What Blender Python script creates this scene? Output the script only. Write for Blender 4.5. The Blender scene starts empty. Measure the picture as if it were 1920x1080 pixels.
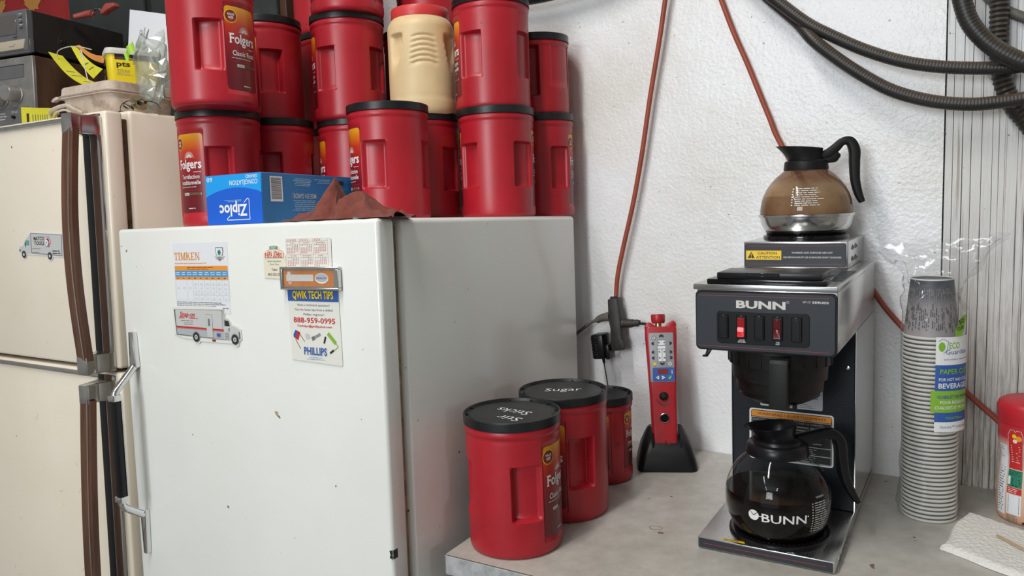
import bpy, bmesh, math, random
from math import sin, cos, pi, radians, sqrt, atan2, exp
from mathutils import Matrix, Vector, noise
random.seed(7)
SC = bpy.context.scene
COL = SC.collection

# ------------------------------------------------------------------ camera
CAM_Z = 1.467
cam_d = bpy.data.cameras.new('camera')
cam = bpy.data.objects.new('camera', cam_d); COL.objects.link(cam)
cam_d.sensor_width = 36.0; cam_d.lens = 27.5625; cam_d.clip_start = 0.02
AX = Vector((0.85753486, 0.51300993, -0.03814141))
AY = Vector((0.02559566, -0.11660169, -0.99284888))
AZ = Vector((-0.51378869, 0.85042628, -0.11312084))
R3 = Matrix((( AX.x, -AY.x, -AZ.x), (AX.y, -AY.y, -AZ.y), (AX.z, -AY.z, -AZ.z)))
cam.matrix_world = Matrix.Translation((0, 0, CAM_Z)) @ R3.to_4x4()
SC.camera = cam
# ------------------------------------------------------------------ colour management, world, lights
SC.view_settings.view_transform = 'Standard'
SC.view_settings.look = 'None'
SC.view_settings.gamma = 1.0
SC.view_settings.use_curve_mapping = False
SC.view_settings.exposure = 0.0
wd = bpy.data.worlds.new('world'); SC.world = wd; wd.use_nodes = True
wd.node_tree.nodes['Background'].inputs[0].default_value = (0.86, 0.93, 1.0, 1)
wd.node_tree.nodes['Background'].inputs[1].default_value = 0.65

def area(name, loc, target, sx, sy, power, col):
    l = bpy.data.lights.new(name, 'AREA'); l.shape = 'RECTANGLE'; l.size = sx; l.size_y = sy
    l.energy = power; l.color = col
    o = bpy.data.objects.new(name, l); COL.objects.link(o)
    o.location = loc
    o.rotation_euler = (Vector(target) - Vector(loc)).to_track_quat('-Z', 'Y').to_euler()
    return o
# daylight through the open bay door behind the camera, and the shop's ceiling tubes
area('bay_door_daylight', (-0.7, -3.6, 2.25), (-0.7, 1.6, 1.55), 1.2, 1.3, 78, (0.90, 0.96, 1.0))
TUBES = [(-1.3, -0.9), (-0.78, 0.1), (-1.3, -2.6), (0.5, -2.6)]
TUBE_W = (12, 28, 12, 12)
for (tx, ty), w_ in zip(TUBES, TUBE_W):
    area('ceiling_tube_light', (tx, ty, 3.16), (tx, ty, 0), 0.12, 1.2, w_, (1.0, 0.985, 0.96))

# ------------------------------------------------------------------ material helpers
def nm(name):
    m = bpy.data.materials.new(name); m.use_nodes = True
    nt = m.node_tree; b = nt.nodes['Principled BSDF']
    return m, nt, b
def setb(b, **k):
    for a, v in k.items():
        b.inputs[a.replace('_', ' ')].default_value = v
def coords(nt, kind='Object', scale=(1, 1, 1)):
    tc = nt.nodes.new('ShaderNodeTexCoord'); mp = nt.nodes.new('ShaderNodeMapping')
    mp.inputs['Scale'].default_value = scale
    nt.links.new(tc.outputs[kind], mp.inputs[0]); return mp.outputs[0]
def noise_n(nt, co, scale, detail=4, rough=0.5):
    n = nt.nodes.new('ShaderNodeTexNoise'); n.inputs['Scale'].default_value = scale
    n.inputs['Detail'].default_value = detail; n.inputs['Roughness'].default_value = rough
    nt.links.new(co, n.inputs['Vector']); return n.outputs['Fac']
def ramp(nt, fac, stops, interp='LINEAR'):
    r = nt.nodes.new('ShaderNodeValToRGB'); r.color_ramp.interpolation = interp
    e = r.color_ramp.elements
    while len(e) < len(stops): e.new(0.5)
    for i, (p, c) in enumerate(stops):
        e[i].position = p; e[i].color = (c[0], c[1], c[2], 1) if len(c) == 3 else c
    nt.links.new(fac, r.inputs[0]); return r.outputs[0]
def mixc(nt, fac, a, b, mode='MIX'):
    m = nt.nodes.new('ShaderNodeMix'); m.data_type = 'RGBA'; m.blend_type = mode
    if hasattr(fac, 'links') or hasattr(fac, 'is_output'): nt.links.new(fac, m.inputs[0])
    else: m.inputs[0].default_value = fac
    for i, v in ((6, a), (7, b)):
        if isinstance(v, tuple): m.inputs[i].default_value = (*v[:3], 1)
        else: nt.links.new(v, m.inputs[i])
    return m.outputs[2]
def bump(nt, b, h, strength=0.2, dist=0.002, prev=None):
    n = nt.nodes.new('ShaderNodeBump'); n.inputs['Strength'].default_value = strength
    n.inputs['Distance'].default_value = dist
    nt.links.new(h, n.inputs['Height'])
    if prev is not None: nt.links.new(prev, n.inputs['Normal'])
    nt.links.new(n.outputs[0], b.inputs['Normal']); return n.outputs[0]
def plain(name, col, rough=0.5, metal=0.0, var=0.0, vs=20, bs=0.0, bsc=200, coat=0.0, emit=None, es=0, spec=0.5):
    m, nt, b = nm(name)
    b.inputs['Specular IOR Level'].default_value = spec
    setb(b, Base_Color=(*col, 1), Roughness=rough, Metallic=metal, Coat_Weight=coat)
    if var or bs: co = coords(nt)
    if var:
        f = noise_n(nt, co, vs, 5, 0.6)
        lo = tuple(c * (1 - var) for c in col); hi = tuple(min(1, c * (1 + var * 0.6)) for c in col)
        nt.links.new(ramp(nt, f, [(0.3, lo), (0.7, hi)]), b.inputs['Base Color'])
    if bs: bump(nt, b, noise_n(nt, co, bsc, 3), bs, 0.001)
    if emit: setb(b, Emission_Color=(*emit, 1), Emission_Strength=es)
    return m
def specks(nt, co, base, scale, thr, col, soft=0.02):
    f = noise_n(nt, co, scale, 2, 0.5)
    k = ramp(nt, f, [(thr, (0, 0, 0)), (thr + soft, (1, 1, 1))])
    return mixc(nt, k, base, col)

# painted wall: orange-peel paint with grime and specks
def wall_mat(name, wood=False):
    m, nt, b = nm(name); co = coords(nt)
    big = noise_n(nt, co, 2.2, 6, 0.6)
    base = ramp(nt, big, [(0.30, (0.74, 0.72, 0.67)), (0.5, (0.86, 0.86, 0.865)), (0.75, (0.90, 0.91, 0.93))])
    base = specks(nt, co, base, 150, 0.745, (0.33, 0.27, 0.20))
    base = specks(nt, co, base, 55, 0.775, (0.45, 0.37, 0.28))
    if wood:
        sep = nt.nodes.new('ShaderNodeSeparateXYZ'); nt.links.new(co, sep.inputs[0])
        dirt = nt.nodes.new('ShaderNodeMapRange'); dirt.inputs[1].default_value = 0.95; dirt.inputs[2].default_value = 1.5
        dirt.inputs[3].default_value = 1; dirt.inputs[4].default_value = 0
        nt.links.new(sep.outputs[2], dirt.inputs[0])
        g = noise_n(nt, coords(nt, 'Object', (30, 30, 2.5)), 6, 6, 0.7)
        gcol = ramp(nt, g, [(0.38, (0.33, 0.28, 0.23)), (0.58, (0.62, 0.59, 0.55))])
        base = mixc(nt, dirt.outputs[0], base, gcol)
        fine = ramp(nt, noise_n(nt, coords(nt, 'Object', (260, 260, 3)), 1.0, 3, 0.6), [(0.33, (0.42, 0.37, 0.31)), (0.43, (1, 1, 1))])
        base = mixc(nt, 0.75, base, fine, 'MULTIPLY')
        hgt = noise_n(nt, coords(nt, 'Object', (160, 160, 6)), 1.5, 6, 0.7)
        bump(nt, b, hgt, 0.7, 0.003)
    else:
        h1 = noise_n(nt, co, 130, 3, 0.55); p = bump(nt, b, h1, 0.45, 0.003)
        h2 = noise_n(nt, co, 22, 3, 0.5); bump(nt, b, h2, 0.35, 0.004, p)
    nt.links.new(base, b.inputs['Base Color']); setb(b, Roughness=0.28)
    return m
M = {}
M['wall'] = wall_mat('painted_wall'); M['woodwall'] = wall_mat('painted_cracked_plywood', True)
M['crack'] = plain('crack_dark', (0.16, 0.135, 0.11), 0.9)
M['floor'] = plain('concrete', (0.22, 0.21, 0.20), 0.7, var=0.3, vs=4, bs=0.2)
M['ceil'] = plain('ceiling_paint', (0.62, 0.62, 0.60), 0.8, var=0.1, vs=3)
M['sidewall'] = plain('side_wall_paint', (0.42, 0.40, 0.37), 0.7, var=0.2, vs=3)

def enamel(name, c1, c2, rough, spk=True):
    m, nt, b = nm(name); co = coords(nt)
    f = noise_n(nt, co, 3.0, 5, 0.6)
    col = ramp(nt, f, [(0.3, c2), (0.65, c1)])
    if spk:
        col = specks(nt, co, col, 60, 0.755, (0.16, 0.12, 0.08), 0.01)
        col = specks(nt, co, col, 24, 0.78, (0.45, 0.34, 0.2), 0.02)
        st = noise_n(nt, coords(nt, 'Object', (9, 9, 60)), 3, 3, 0.6)
        col = specks(nt, coords(nt, 'Object', (60, 60, 14)), col, 3, 0.775, (0.4, 0.33, 0.24), 0.012)
    nt.links.new(col, b.inputs['Base Color'])
    setb(b, Roughness=rough, Coat_Weight=0.30, Coat_Roughness=0.10)
    bump(nt, b, noise_n(nt, co, 14, 2), 0.05, 0.004)
    return m
M['white_enamel'] = enamel('white_fridge_enamel', (0.81, 0.82, 0.775), (0.77, 0.77, 0.715), 0.24)
M['cream_enamel'] = enamel('cream_fridge_enamel', (0.84, 0.755, 0.625), (0.80, 0.705, 0.565), 0.30)
M['gasket'] = plain('gasket', (0.30, 0.22, 0.13), 0.7, var=0.6, vs=40)
M['grime'] = plain('brown_grime', (0.10, 0.055, 0.025), 0.8, var=0.7, vs=60)
M['chrome'] = plain('chrome', (0.72, 0.72, 0.72), 0.12, 1.0)
M['chrome_worn'] = plain('worn_chrome', (0.60, 0.60, 0.60), 0.24, 1.0, var=0.14, vs=40)
M['aluminium'] = plain('aluminium', (0.62, 0.62, 0.61), 0.35, 1.0, var=0.15, vs=60)
M['steel'] = None
def steel(name, base=0.58, rough=0.2, horiz=True):
    m, nt, b = nm(name)
    s = (2, 2, 300) if horiz else (300, 2, 2)
    f = noise_n(nt, coords(nt, 'Object', s), 2, 3, 0.6)
    r = nt.nodes.new('ShaderNodeMapRange'); r.inputs[3].default_value = rough - 0.06; r.inputs[4].default_value = rough + 0.09
    nt.links.new(f, r.inputs[0]); nt.links.new(r.outputs[0], b.inputs['Roughness'])
    setb(b, Base_Color=(base, base, base * 0.985, 1), Metallic=1.0)
    return m
M['steel'] = steel('brushed_steel'); M['steel_top'] = steel('brushed_steel_top', 0.55, 0.25, False)
M['steel_bowl'] = steel('carafe_steel', 0.62, 0.16)
M['black'] = plain('black_plastic', (0.007, 0.007, 0.008), 0.30, spec=0.3)
M['black_matte'] = plain('black_matte_plastic', (0.009, 0.009, 0.009), 0.5, bs=0.15, bsc=300, spec=0.3)
M['black_gloss'] = plain('black_gloss', (0.005, 0.005, 0.006), 0.12, spec=0.4)
M['black_paint'] = plain('black_textured_paint', (0.007, 0.009, 0.014), 0.42, bs=0.4, bsc=700, spec=0.3)
M['funnel'] = plain('scratched_black_funnel', (0.010, 0.009, 0.009), 0.35, var=0.5, vs=60, bs=0.1, bsc=120, spec=0.3)
M['panel_grey'] = plain('dark_grey_panel', (0.030, 0.034, 0.042), 0.42, spec=0.35)
M['lid_black'] = plain('dusty_black_lid', (0.013, 0.014, 0.015), 0.36, var=0.6, vs=30, bs=0.06, bsc=90, spec=0.42)
M['white_print'] = plain('white_print', (0.80, 0.80, 0.78), 0.5)
M['grey_print'] = plain('grey_print', (0.55, 0.55, 0.53), 0.5)
M['silver_print'] = plain('silver_print', (0.62, 0.60, 0.55), 0.4)
M['dim_print'] = plain('dim_white_print', (0.42, 0.42, 0.42), 0.5)
M['black_print'] = plain('black_print', (0.02, 0.02, 0.02), 0.5)
M['dgrey_print'] = plain('dark_grey_print', (0.16, 0.16, 0.16), 0.5)
M['red_print'] = plain('red_print', (0.55, 0.02, 0.02), 0.5)
M['redline'] = plain('thin_red_line', (0.33, 0.05, 0.05), 0.5)
M['plate_orange'] = plain('plate_orange', (0.52, 0.19, 0.06), 0.4, var=0.12, vs=60)
M['orange_print'] = plain('orange_print', (0.80, 0.30, 0.03), 0.5)
M['yellow_print'] = plain('yellow_print', (0.85, 0.60, 0.02), 0.5)
M['blue_print'] = plain('blue_print', (0.03, 0.10, 0.36), 0.5)
M['lblue_print'] = plain('light_blue_print', (0.07, 0.30, 0.60), 0.5)
M['green_print'] = plain('green_print', (0.02, 0.20, 0.12), 0.5)
M['lime_print'] = plain('lime_print', (0.22, 0.45, 0.03), 0.5)
M['teal_print'] = plain('teal_print', (0.12, 0.34, 0.30), 0.5)
M['maroon_print'] = plain('maroon_print', (0.20, 0.015, 0.015), 0.5)
M['paper'] = plain('white_paper', (0.74, 0.75, 0.78), 0.6)
M['cream_card'] = plain('cream_card', (0.78, 0.72, 0.56), 0.55)
M['magnet_white'] = plain('magnet_white', (0.76, 0.75, 0.68), 0.4)
M['truck_grey'] = plain('truck_grey', (0.42, 0.44, 0.45), 0.4)
M['truck_mid'] = plain('truck_mid_grey', (0.26, 0.27, 0.29), 0.4)

def can_red():
    m, nt, b = nm('red_canister_plastic'); co = coords(nt)
    oi = nt.nodes.new('ShaderNodeObjectInfo')
    add = nt.nodes.new('ShaderNodeVectorMath'); add.operation = 'ADD'
    sc = nt.nodes.new('ShaderNodeVectorMath'); sc.operation = 'SCALE'
    nt.links.new(oi.outputs['Random'], sc.inputs['Scale']); sc.inputs[0].default_value = (9, 7, 5)
    nt.links.new(co, add.inputs[0]); nt.links.new(sc.outputs[0], add.inputs[1]); v = add.outputs[0]
    f = noise_n(nt, v, 9, 5, 0.6)
    col = ramp(nt, f, [(0.3, (0.36, 0.009, 0.018)), (0.7, (0.46, 0.013, 0.025))])
    dk = noise_n(nt, v, 13, 2, 0.4)
    k = ramp(nt, dk, [(0.80, (0, 0, 0)), (0.83, (1, 1, 1))])
    col = mixc(nt, k, col, (0.06, 0.012, 0.01))
    sp = ramp(nt, noise_n(nt, v, 60, 2, 0.4), [(0.765, (0, 0, 0)), (0.78, (1, 1, 1))])
    col = mixc(nt, sp, col, (0.10, 0.01, 0.012))
    # dust that settles on the shoulder ridge and floors of the grips
    nt.links.new(col, b.inputs['Base Color'])
    setb(b, Roughness=0.36, Specular_IOR_Level=0.55)
    bump(nt, b, noise_n(nt, v, 30, 3), 0.04, 0.003)
    return m
M['can_red'] = can_red()
def label_mat(name, zs):
    m, nt, b = nm(name)
    tc = nt.nodes.new('ShaderNodeTexCoord'); sep = nt.nodes.new('ShaderNodeSeparateXYZ'); nt.links.new(tc.outputs['Object'], sep.inputs[0])
    mr = nt.nodes.new('ShaderNodeMapRange'); mr.inputs[1].default_value = zs[0]; mr.inputs[2].default_value = zs[1]
    nt.links.new(sep.outputs[2], mr.inputs[0])
    c = ramp(nt, mr.outputs[0], [(0.0, (0.13, 0.006, 0.012)), (0.35, (0.16, 0.006, 0.014)), (0.62, (0.34, 0.010, 0.016)), (0.78, (0.52, 0.035, 0.01)), (0.90, (0.66, 0.17, 0.008)), (1.0, (0.72, 0.36, 0.015))])
    nt.links.new(c, b.inputs['Base Color']); setb(b, Roughness=0.33)
    return m
M['label'] = label_mat('sunrise_red_label', (0.028, 0.177))
M['label_small'] = label_mat('sunrise_red_label_small', (0.03, 0.14))
M['tan_plastic'] = plain('tan_plastic', (0.74, 0.55, 0.30), 0.45, var=0.1, vs=12)
M['lid_red'] = plain('red_lid', (0.62, 0.045, 0.045), 0.4)

def thin_clear(name, tint, gloss=0.12, rough=0.03, haze=0.0, hazecol=(0.8, 0.8, 0.8), nscale=0, nthr=0.5):
    """thin clear sheet or glass wall: transparent with fresnel gloss and a little haze"""
    m = bpy.data.materials.new(name); m.use_nodes = True; nt = m.node_tree; nt.nodes.clear()
    out = nt.nodes.new('ShaderNodeOutputMaterial'); tr = nt.nodes.new('ShaderNodeBsdfTransparent')
    tr.inputs[0].default_value = (*tint, 1)
    gl = nt.nodes.new('ShaderNodeBsdfGlossy'); gl.inputs['Roughness'].default_value = rough
    lw = nt.nodes.new('ShaderNodeLayerWeight'); lw.inputs['Blend'].default_value = 0.5
    pw = nt.nodes.new('ShaderNodeMath'); pw.operation = 'POWER'; nt.links.new(lw.outputs['Facing'], pw.inputs[0]); pw.inputs[1].default_value = 4.0
    fr = nt.nodes.new('ShaderNodeMapRange'); fr.inputs[3].default_value = gloss * 0.25; fr.inputs[4].default_value = 0.7; nt.links.new(pw.outputs[0], fr.inputs[0])
    df = nt.nodes.new('ShaderNodeBsdfDiffuse'); df.inputs[0].default_value = (*hazecol, 1)
    m1 = nt.nodes.new('ShaderNodeMixShader'); m1.inputs[0].default_value = haze
    nt.links.new(tr.outputs[0], m1.inputs[1]); nt.links.new(df.outputs[0], m1.inputs[2])
    if nscale:
        f = noise_n(nt, coords(nt), nscale, 4, 0.6)
        mr = nt.nodes.new('ShaderNodeMapRange'); mr.inputs[1].default_value = nthr; mr.inputs[2].default_value = nthr + 0.25
        mr.inputs[3].default_value = haze * 0.6; mr.inputs[4].default_value = min(0.95, haze * 1.5)
        nt.links.new(f, mr.inputs[0]); nt.links.new(mr.outputs[0], m1.inputs[0])
    m2 = nt.nodes.new('ShaderNodeMixShader')
    nt.links.new(fr.outputs[0], m2.inputs[0]); nt.links.new(m1.outputs[0], m2.inputs[1]); nt.links.new(gl.outputs[0], m2.inputs[2])
    nt.links.new(m2.outputs[0], out.inputs[0]); return m
M['glass'] = thin_clear('carafe_glass', (0.95, 0.96, 0.95), 0.09, 0.05, 0.0)
M['glass_brown'] = thin_clear('coffee_stained_glass', (0.66, 0.50, 0.36), 0.11, 0.02, 0.50, (0.34, 0.20, 0.10), 7, 0.42)
_nt = M['glass_brown'].node_tree; _tc = _nt.nodes.new('ShaderNodeTexCoord'); _sp = _nt.nodes.new('ShaderNodeSeparateXYZ'); _nt.links.new(_tc.outputs['Object'], _sp.inputs[0])
_mr = _nt.nodes.new('ShaderNodeMapRange'); _mr.inputs[1].default_value = .038; _mr.inputs[2].default_value = .124; _nt.links.new(_sp.outputs[2], _mr.inputs[0])
_df = [n for n in _nt.nodes if n.type == 'BSDF_DIFFUSE'][0]
_nt.links.new(ramp(_nt, _mr.outputs[0], [(0.0, (0.30, 0.17, 0.09)), (0.40, (0.42, 0.28, 0.16)), (0.62, (0.46, 0.33, 0.20)), (0.78, (0.26, 0.13, 0.08)), (1, (0.22, 0.11, 0.07))]), _df.inputs[0])
M['bag_clear'] = thin_clear('clear_film', (0.95, 0.95, 0.95), 0.16, 0.10, 0.03, (0.8, 0.8, 0.8))
M['bag_milky'] = thin_clear('milky_film', (0.82, 0.84, 0.80), 0.5, 0.12, 0.26, (0.62, 0.66, 0.60), 30, 0.45)
M['coffee'] = plain('black_coffee', (0.004, 0.0025, 0.002), 0.10); M['coffee'].node_tree.nodes['Principled BSDF'].inputs['Specular IOR Level'].default_value = 0.15
M['coffee_mid'] = plain('milky_brown_coffee', (0.30, 0.17, 0.09), 0.35, var=0.3, vs=14)

def laminate():
    m, nt, b = nm('grey_laminate'); co = coords(nt)
    f = noise_n(nt, co, 24, 8, 0.72); g = noise_n(nt, co, 3.2, 4, 0.6)
    a = ramp(nt, f, [(0.35, (0.45, 0.43, 0.385)), (0.65, (0.585, 0.56, 0.515))])
    c = ramp(nt, g, [(0.3, (0.80, 0.78, 0.74)), (0.7, (1, 1, 1))])
    col = mixc(nt, 1.0, a, c, 'MULTIPLY')
    col = specks(nt, co, col, 34, 0.765, (0.20, 0.12, 0.06))
    nt.links.new(col, b.inputs['Base Color']); setb(b, Roughness=0.36)
    bump(nt, b, noise_n(nt, co, 300, 2), 0.05, 0.001)
    return m
M['laminate'] = laminate()
M['edge'] = plain('laminate_edge', (0.42, 0.43, 0.43), 0.5, var=0.35, vs=45)
M['brown_line'] = plain('brown_core_line', (0.12, 0.06, 0.03), 0.7)
M['cabinet'] = plain('cabinet_paint', (0.30, 0.29, 0.27), 0.6)
M['stain'] = plain('coffee_stain', (0.25, 0.16, 0.08), 0.45)

def wood(name, c1, c2, sc=(30, 30, 2)):
    m, nt, b = nm(name)
    f = noise_n(nt, coords(nt, 'Object', sc), 2.5, 6, 0.65)
    nt.links.new(ramp(nt, f, [(0.3, c1), (0.7, c2)]), b.inputs['Base Color']); setb(b, Roughness=0.4); return m
M['walnut'] = wood('walnut_insert', (0.055, 0.022, 0.012), (0.15, 0.062, 0.032))
M['walnut_side'] = wood('walnut_veneer', (0.035, 0.018, 0.010), (0.11, 0.055, 0.030), (2, 12, 2))
M['ribbed_black'] = plain('ribbed_black_strip', (0.007, 0.007, 0.008), 0.3, spec=0.3)
M['stereo_silver'] = plain('stereo_silver', (0.30, 0.285, 0.27), 0.42, 0.55, var=0.25, vs=25)
M['stereo_dark'] = plain('stereo_charcoal', (0.026, 0.022, 0.020), 0.5, var=0.3, vs=10, spec=0.3)
M['stereo_grey'] = plain('stereo_grey_face', (0.135, 0.135, 0.14), 0.42, 0.2, var=0.15, vs=20)
M['display'] = plain('display_glass', (0.10, 0.09, 0.085), 0.15)
M['drawer_cream'] = plain('drawer_cream', (0.42, 0.36, 0.27), 0.45)
M['speaker_cloth'] = plain('speaker_cloth', (0.046, 0.052, 0.050), 0.95, var=0.25, vs=5, bs=0.4, bsc=900, spec=0.1)
M['flag_red'] = plain('red_cloth', (0.36, 0.018, 0.020), 0.8, var=0.2, vs=8)
M['flag_gold'] = plain('gold_cloth', (0.52, 0.24, 0.05), 0.8)
M['tub'] = None
def grimy(name, c1, c2, c3, rough=0.5):
    m, nt, b = nm(name); co = coords(nt)
    f = noise_n(nt, co, 16, 7, 0.7)
    col = ramp(nt, f, [(0.30, c3), (0.48, c2), (0.7, c1)])
    nt.links.new(col, b.inputs['Base Color']); setb(b, Roughness=rough); bump(nt, b, f, 0.1, 0.002); return m
M['tub'] = grimy('grimy_beige_plastic', (0.66, 0.56, 0.47), (0.52, 0.42, 0.34), (0.24, 0.17, 0.12))
M['pail_yellow'] = plain('pail_yellow', (0.80, 0.62, 0.012), 0.4)
M['pail_white'] = plain('pail_white_lid', (0.62, 0.60, 0.54), 0.45, var=0.12, vs=20)
M['tag_yellow'] = plain('yellow_tag_card', (0.66, 0.60, 0.03), 0.6, var=0.1, vs=20)
M['tag_orange'] = plain('orange_tag_card', (0.62, 0.24, 0.05), 0.6)
M['string'] = plain('string', (0.60, 0.57, 0.48), 0.8)
M['bag_green'] = plain('green_bag_tie', (0.30, 0.52, 0.03), 0.4)
M['bolt'] = plain('zinc_bolt', (0.50, 0.50, 0.44), 0.28, 1.0, var=0.3, vs=80)
M['brass'] = plain('brass_washer', (0.45, 0.38, 0.20), 0.35, 1.0)
M['tool_red_dip'] = plain('red_dipped_grip', (0.35, 0.06, 0.05), 0.5)
M['box_blue'] = plain('box_blue', (0.012, 0.16, 0.40), 0.38)
M['box_light'] = plain('box_light_blue', (0.010, 0.33, 0.80), 0.35)
M['box_royal'] = plain('box_royal_blue', (0.008, 0.11, 0.60), 0.35)
M['box_text'] = plain('box_pale_blue_text', (0.30, 0.50, 0.66), 0.5)
M['box_card'] = plain('box_card_edge', (0.45, 0.38, 0.28), 0.8)
def terry(name, c1, c2):
    m, nt, b = nm(name); co = coords(nt)
    f = noise_n(nt, co, 60, 4, 0.7); nt.links.new(ramp(nt, f, [(0.3, c2), (0.7, c1)]), b.inputs['Base Color'])
    setb(b, Roughness=0.95, Sheen_Weight=0.08); bump(nt, b, noise_n(nt, co, 900, 2), 0.8, 0.002); return m
M['rag'] = terry('rust_terry_cloth', (0.24, 0.058, 0.036), (0.14, 0.030, 0.020))
M['cord'] = plain('orange_cord', (0.34, 0.068, 0.034), 0.5, var=0.15, vs=30)
M['grey_rubber'] = plain('grey_rubber', (0.16, 0.14, 0.12), 0.6, var=0.3, vs=60)
M['tap_rubber'] = plain('dark_rubber', (0.035, 0.03, 0.028), 0.55, var=0.5, vs=50)
M['hose'] = None
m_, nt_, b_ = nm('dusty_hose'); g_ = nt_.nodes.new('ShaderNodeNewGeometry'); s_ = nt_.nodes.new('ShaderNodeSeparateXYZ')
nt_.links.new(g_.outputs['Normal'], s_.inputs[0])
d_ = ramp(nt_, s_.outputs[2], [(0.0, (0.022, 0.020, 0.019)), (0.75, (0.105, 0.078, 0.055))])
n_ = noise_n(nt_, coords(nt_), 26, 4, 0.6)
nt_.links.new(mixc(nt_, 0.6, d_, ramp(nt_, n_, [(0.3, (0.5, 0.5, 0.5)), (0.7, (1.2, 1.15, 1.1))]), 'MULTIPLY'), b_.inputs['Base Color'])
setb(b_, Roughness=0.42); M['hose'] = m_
M['tester_red'] = plain('tester_red', (0.42, 0.018, 0.025), 0.35, var=0.12, vs=40)
M['tester_grime'] = plain('tester_grimy_red', (0.12, 0.02, 0.018), 0.5)
M['tester_grey'] = plain('tester_grey', (0.30, 0.31, 0.32), 0.4)
M['dock_black'] = plain('dock_black', (0.008, 0.008, 0.009), 0.38, bs=0.1, bsc=200, spec=0.3)
M['cup_white'] = plain('cup_white', (0.74, 0.72, 0.66), 0.5)
M['cup_grey'] = plain('cup_grey', (0.085, 0.083, 0.083), 0.55)
def cup_grad():
    m, nt, b = nm('cup_skyline_print')
    tc = nt.nodes.new('ShaderNodeTexCoord'); sep = nt.nodes.new('ShaderNodeSeparateXYZ'); nt.links.new(tc.outputs['Object'], sep.inputs[0])
    mr = nt.nodes.new('ShaderNodeMapRange'); mr.inputs[1].default_value = 0.0; mr.inputs[2].default_value = 0.098
    nt.links.new(sep.outputs[2], mr.inputs[0])
    nt.links.new(ramp(nt, mr.outputs[0], [(0.0, (0.36, 0.33, 0.33)), (0.55, (0.30, 0.275, 0.28)), (0.72, (0.10, 0.105, 0.12)), (1, (0.055, 0.06, 0.075))]), b.inputs['Base Color'])
    setb(b, Roughness=0.5); return m
M['cup_print'] = cup_grad()
M['cup_dash'] = plain('cup_dash', (0.06, 0.06, 0.07), 0.5)
M['cup_dash_l'] = plain('cup_pale_dash', (0.26, 0.24, 0.245), 0.5)
def creamer_mat():
    m, nt, b = nm('creamer_bottle_print')
    tc = nt.nodes.new('ShaderNodeTexCoord'); sep = nt.nodes.new('ShaderNodeSeparateXYZ'); nt.links.new(tc.outputs['Object'], sep.inputs[0])
    mr = nt.nodes.new('ShaderNodeMapRange'); mr.inputs[1].default_value = 0.0; mr.inputs[2].default_value = 0.18
    nt.links.new(sep.outputs[2], mr.inputs[0])
    nt.links.new(ramp(nt, mr.outputs[0], [(0.0, (0.62, 0.33, 0.20)), (0.2, (0.68, 0.44, 0.30)), (0.5, (0.72, 0.56, 0.46)), (0.72, (0.66, 0.42, 0.36)), (0.80, (0.50, 0.03, 0.04)), (1, (0.50, 0.02, 0.03))]), b.inputs['Base Color'])
    setb(b, Roughness=0.35); return m
M['creamer'] = creamer_mat()
M['creamer_cap'] = plain('creamer_cap_red', (0.52, 0.018, 0.030), 0.4)
def towel_mat():
    m, nt, b = nm('paper_towel'); co = coords(nt)
    setb(b, Base_Color=(0.78, 0.76, 0.71, 1), Roughness=0.95)
    v = nt.nodes.new('ShaderNodeTexVoronoi'); v.inputs['Scale'].default_value = 170; nt.links.new(co, v.inputs['Vector'])
    bump(nt, b, v.outputs['Distance'], 0.8, 0.002); return m
M['towel'] = towel_mat()
M['stick'] = wood('birch_stick', (0.50, 0.33, 0.17), (0.62, 0.44, 0.25), (5, 5, 5))
M['switch_lit'] = plain('lit_red_switch', (0.5, 0.01, 0.015), 0.2, emit=(1.0, 0.03, 0.04), es=0.22)
M['switch_half'] = plain('half_lit_red_switch', (0.26, 0.006, 0.012), 0.2, emit=(1.0, 0.02, 0.03), es=0.05)
M['switch_dim'] = plain('unlit_red_switch', (0.10, 0.004, 0.006), 0.2)
M['switch_shine'] = plain('pale_switch_lamp', (0.7, 0.2, 0.2), 0.2, emit=(1.0, 0.30, 0.30), es=0.55)
M['caution_yellow'] = plain('caution_yellow', (0.85, 0.55, 0.02), 0.45)
M['sticker_silver'] = plain('sticker_silver', (0.48, 0.50, 0.55), 0.4, 0.2)
M['lamp_white'] = plain('tube_housing', (0.7, 0.7, 0.68), 0.5)

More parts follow.
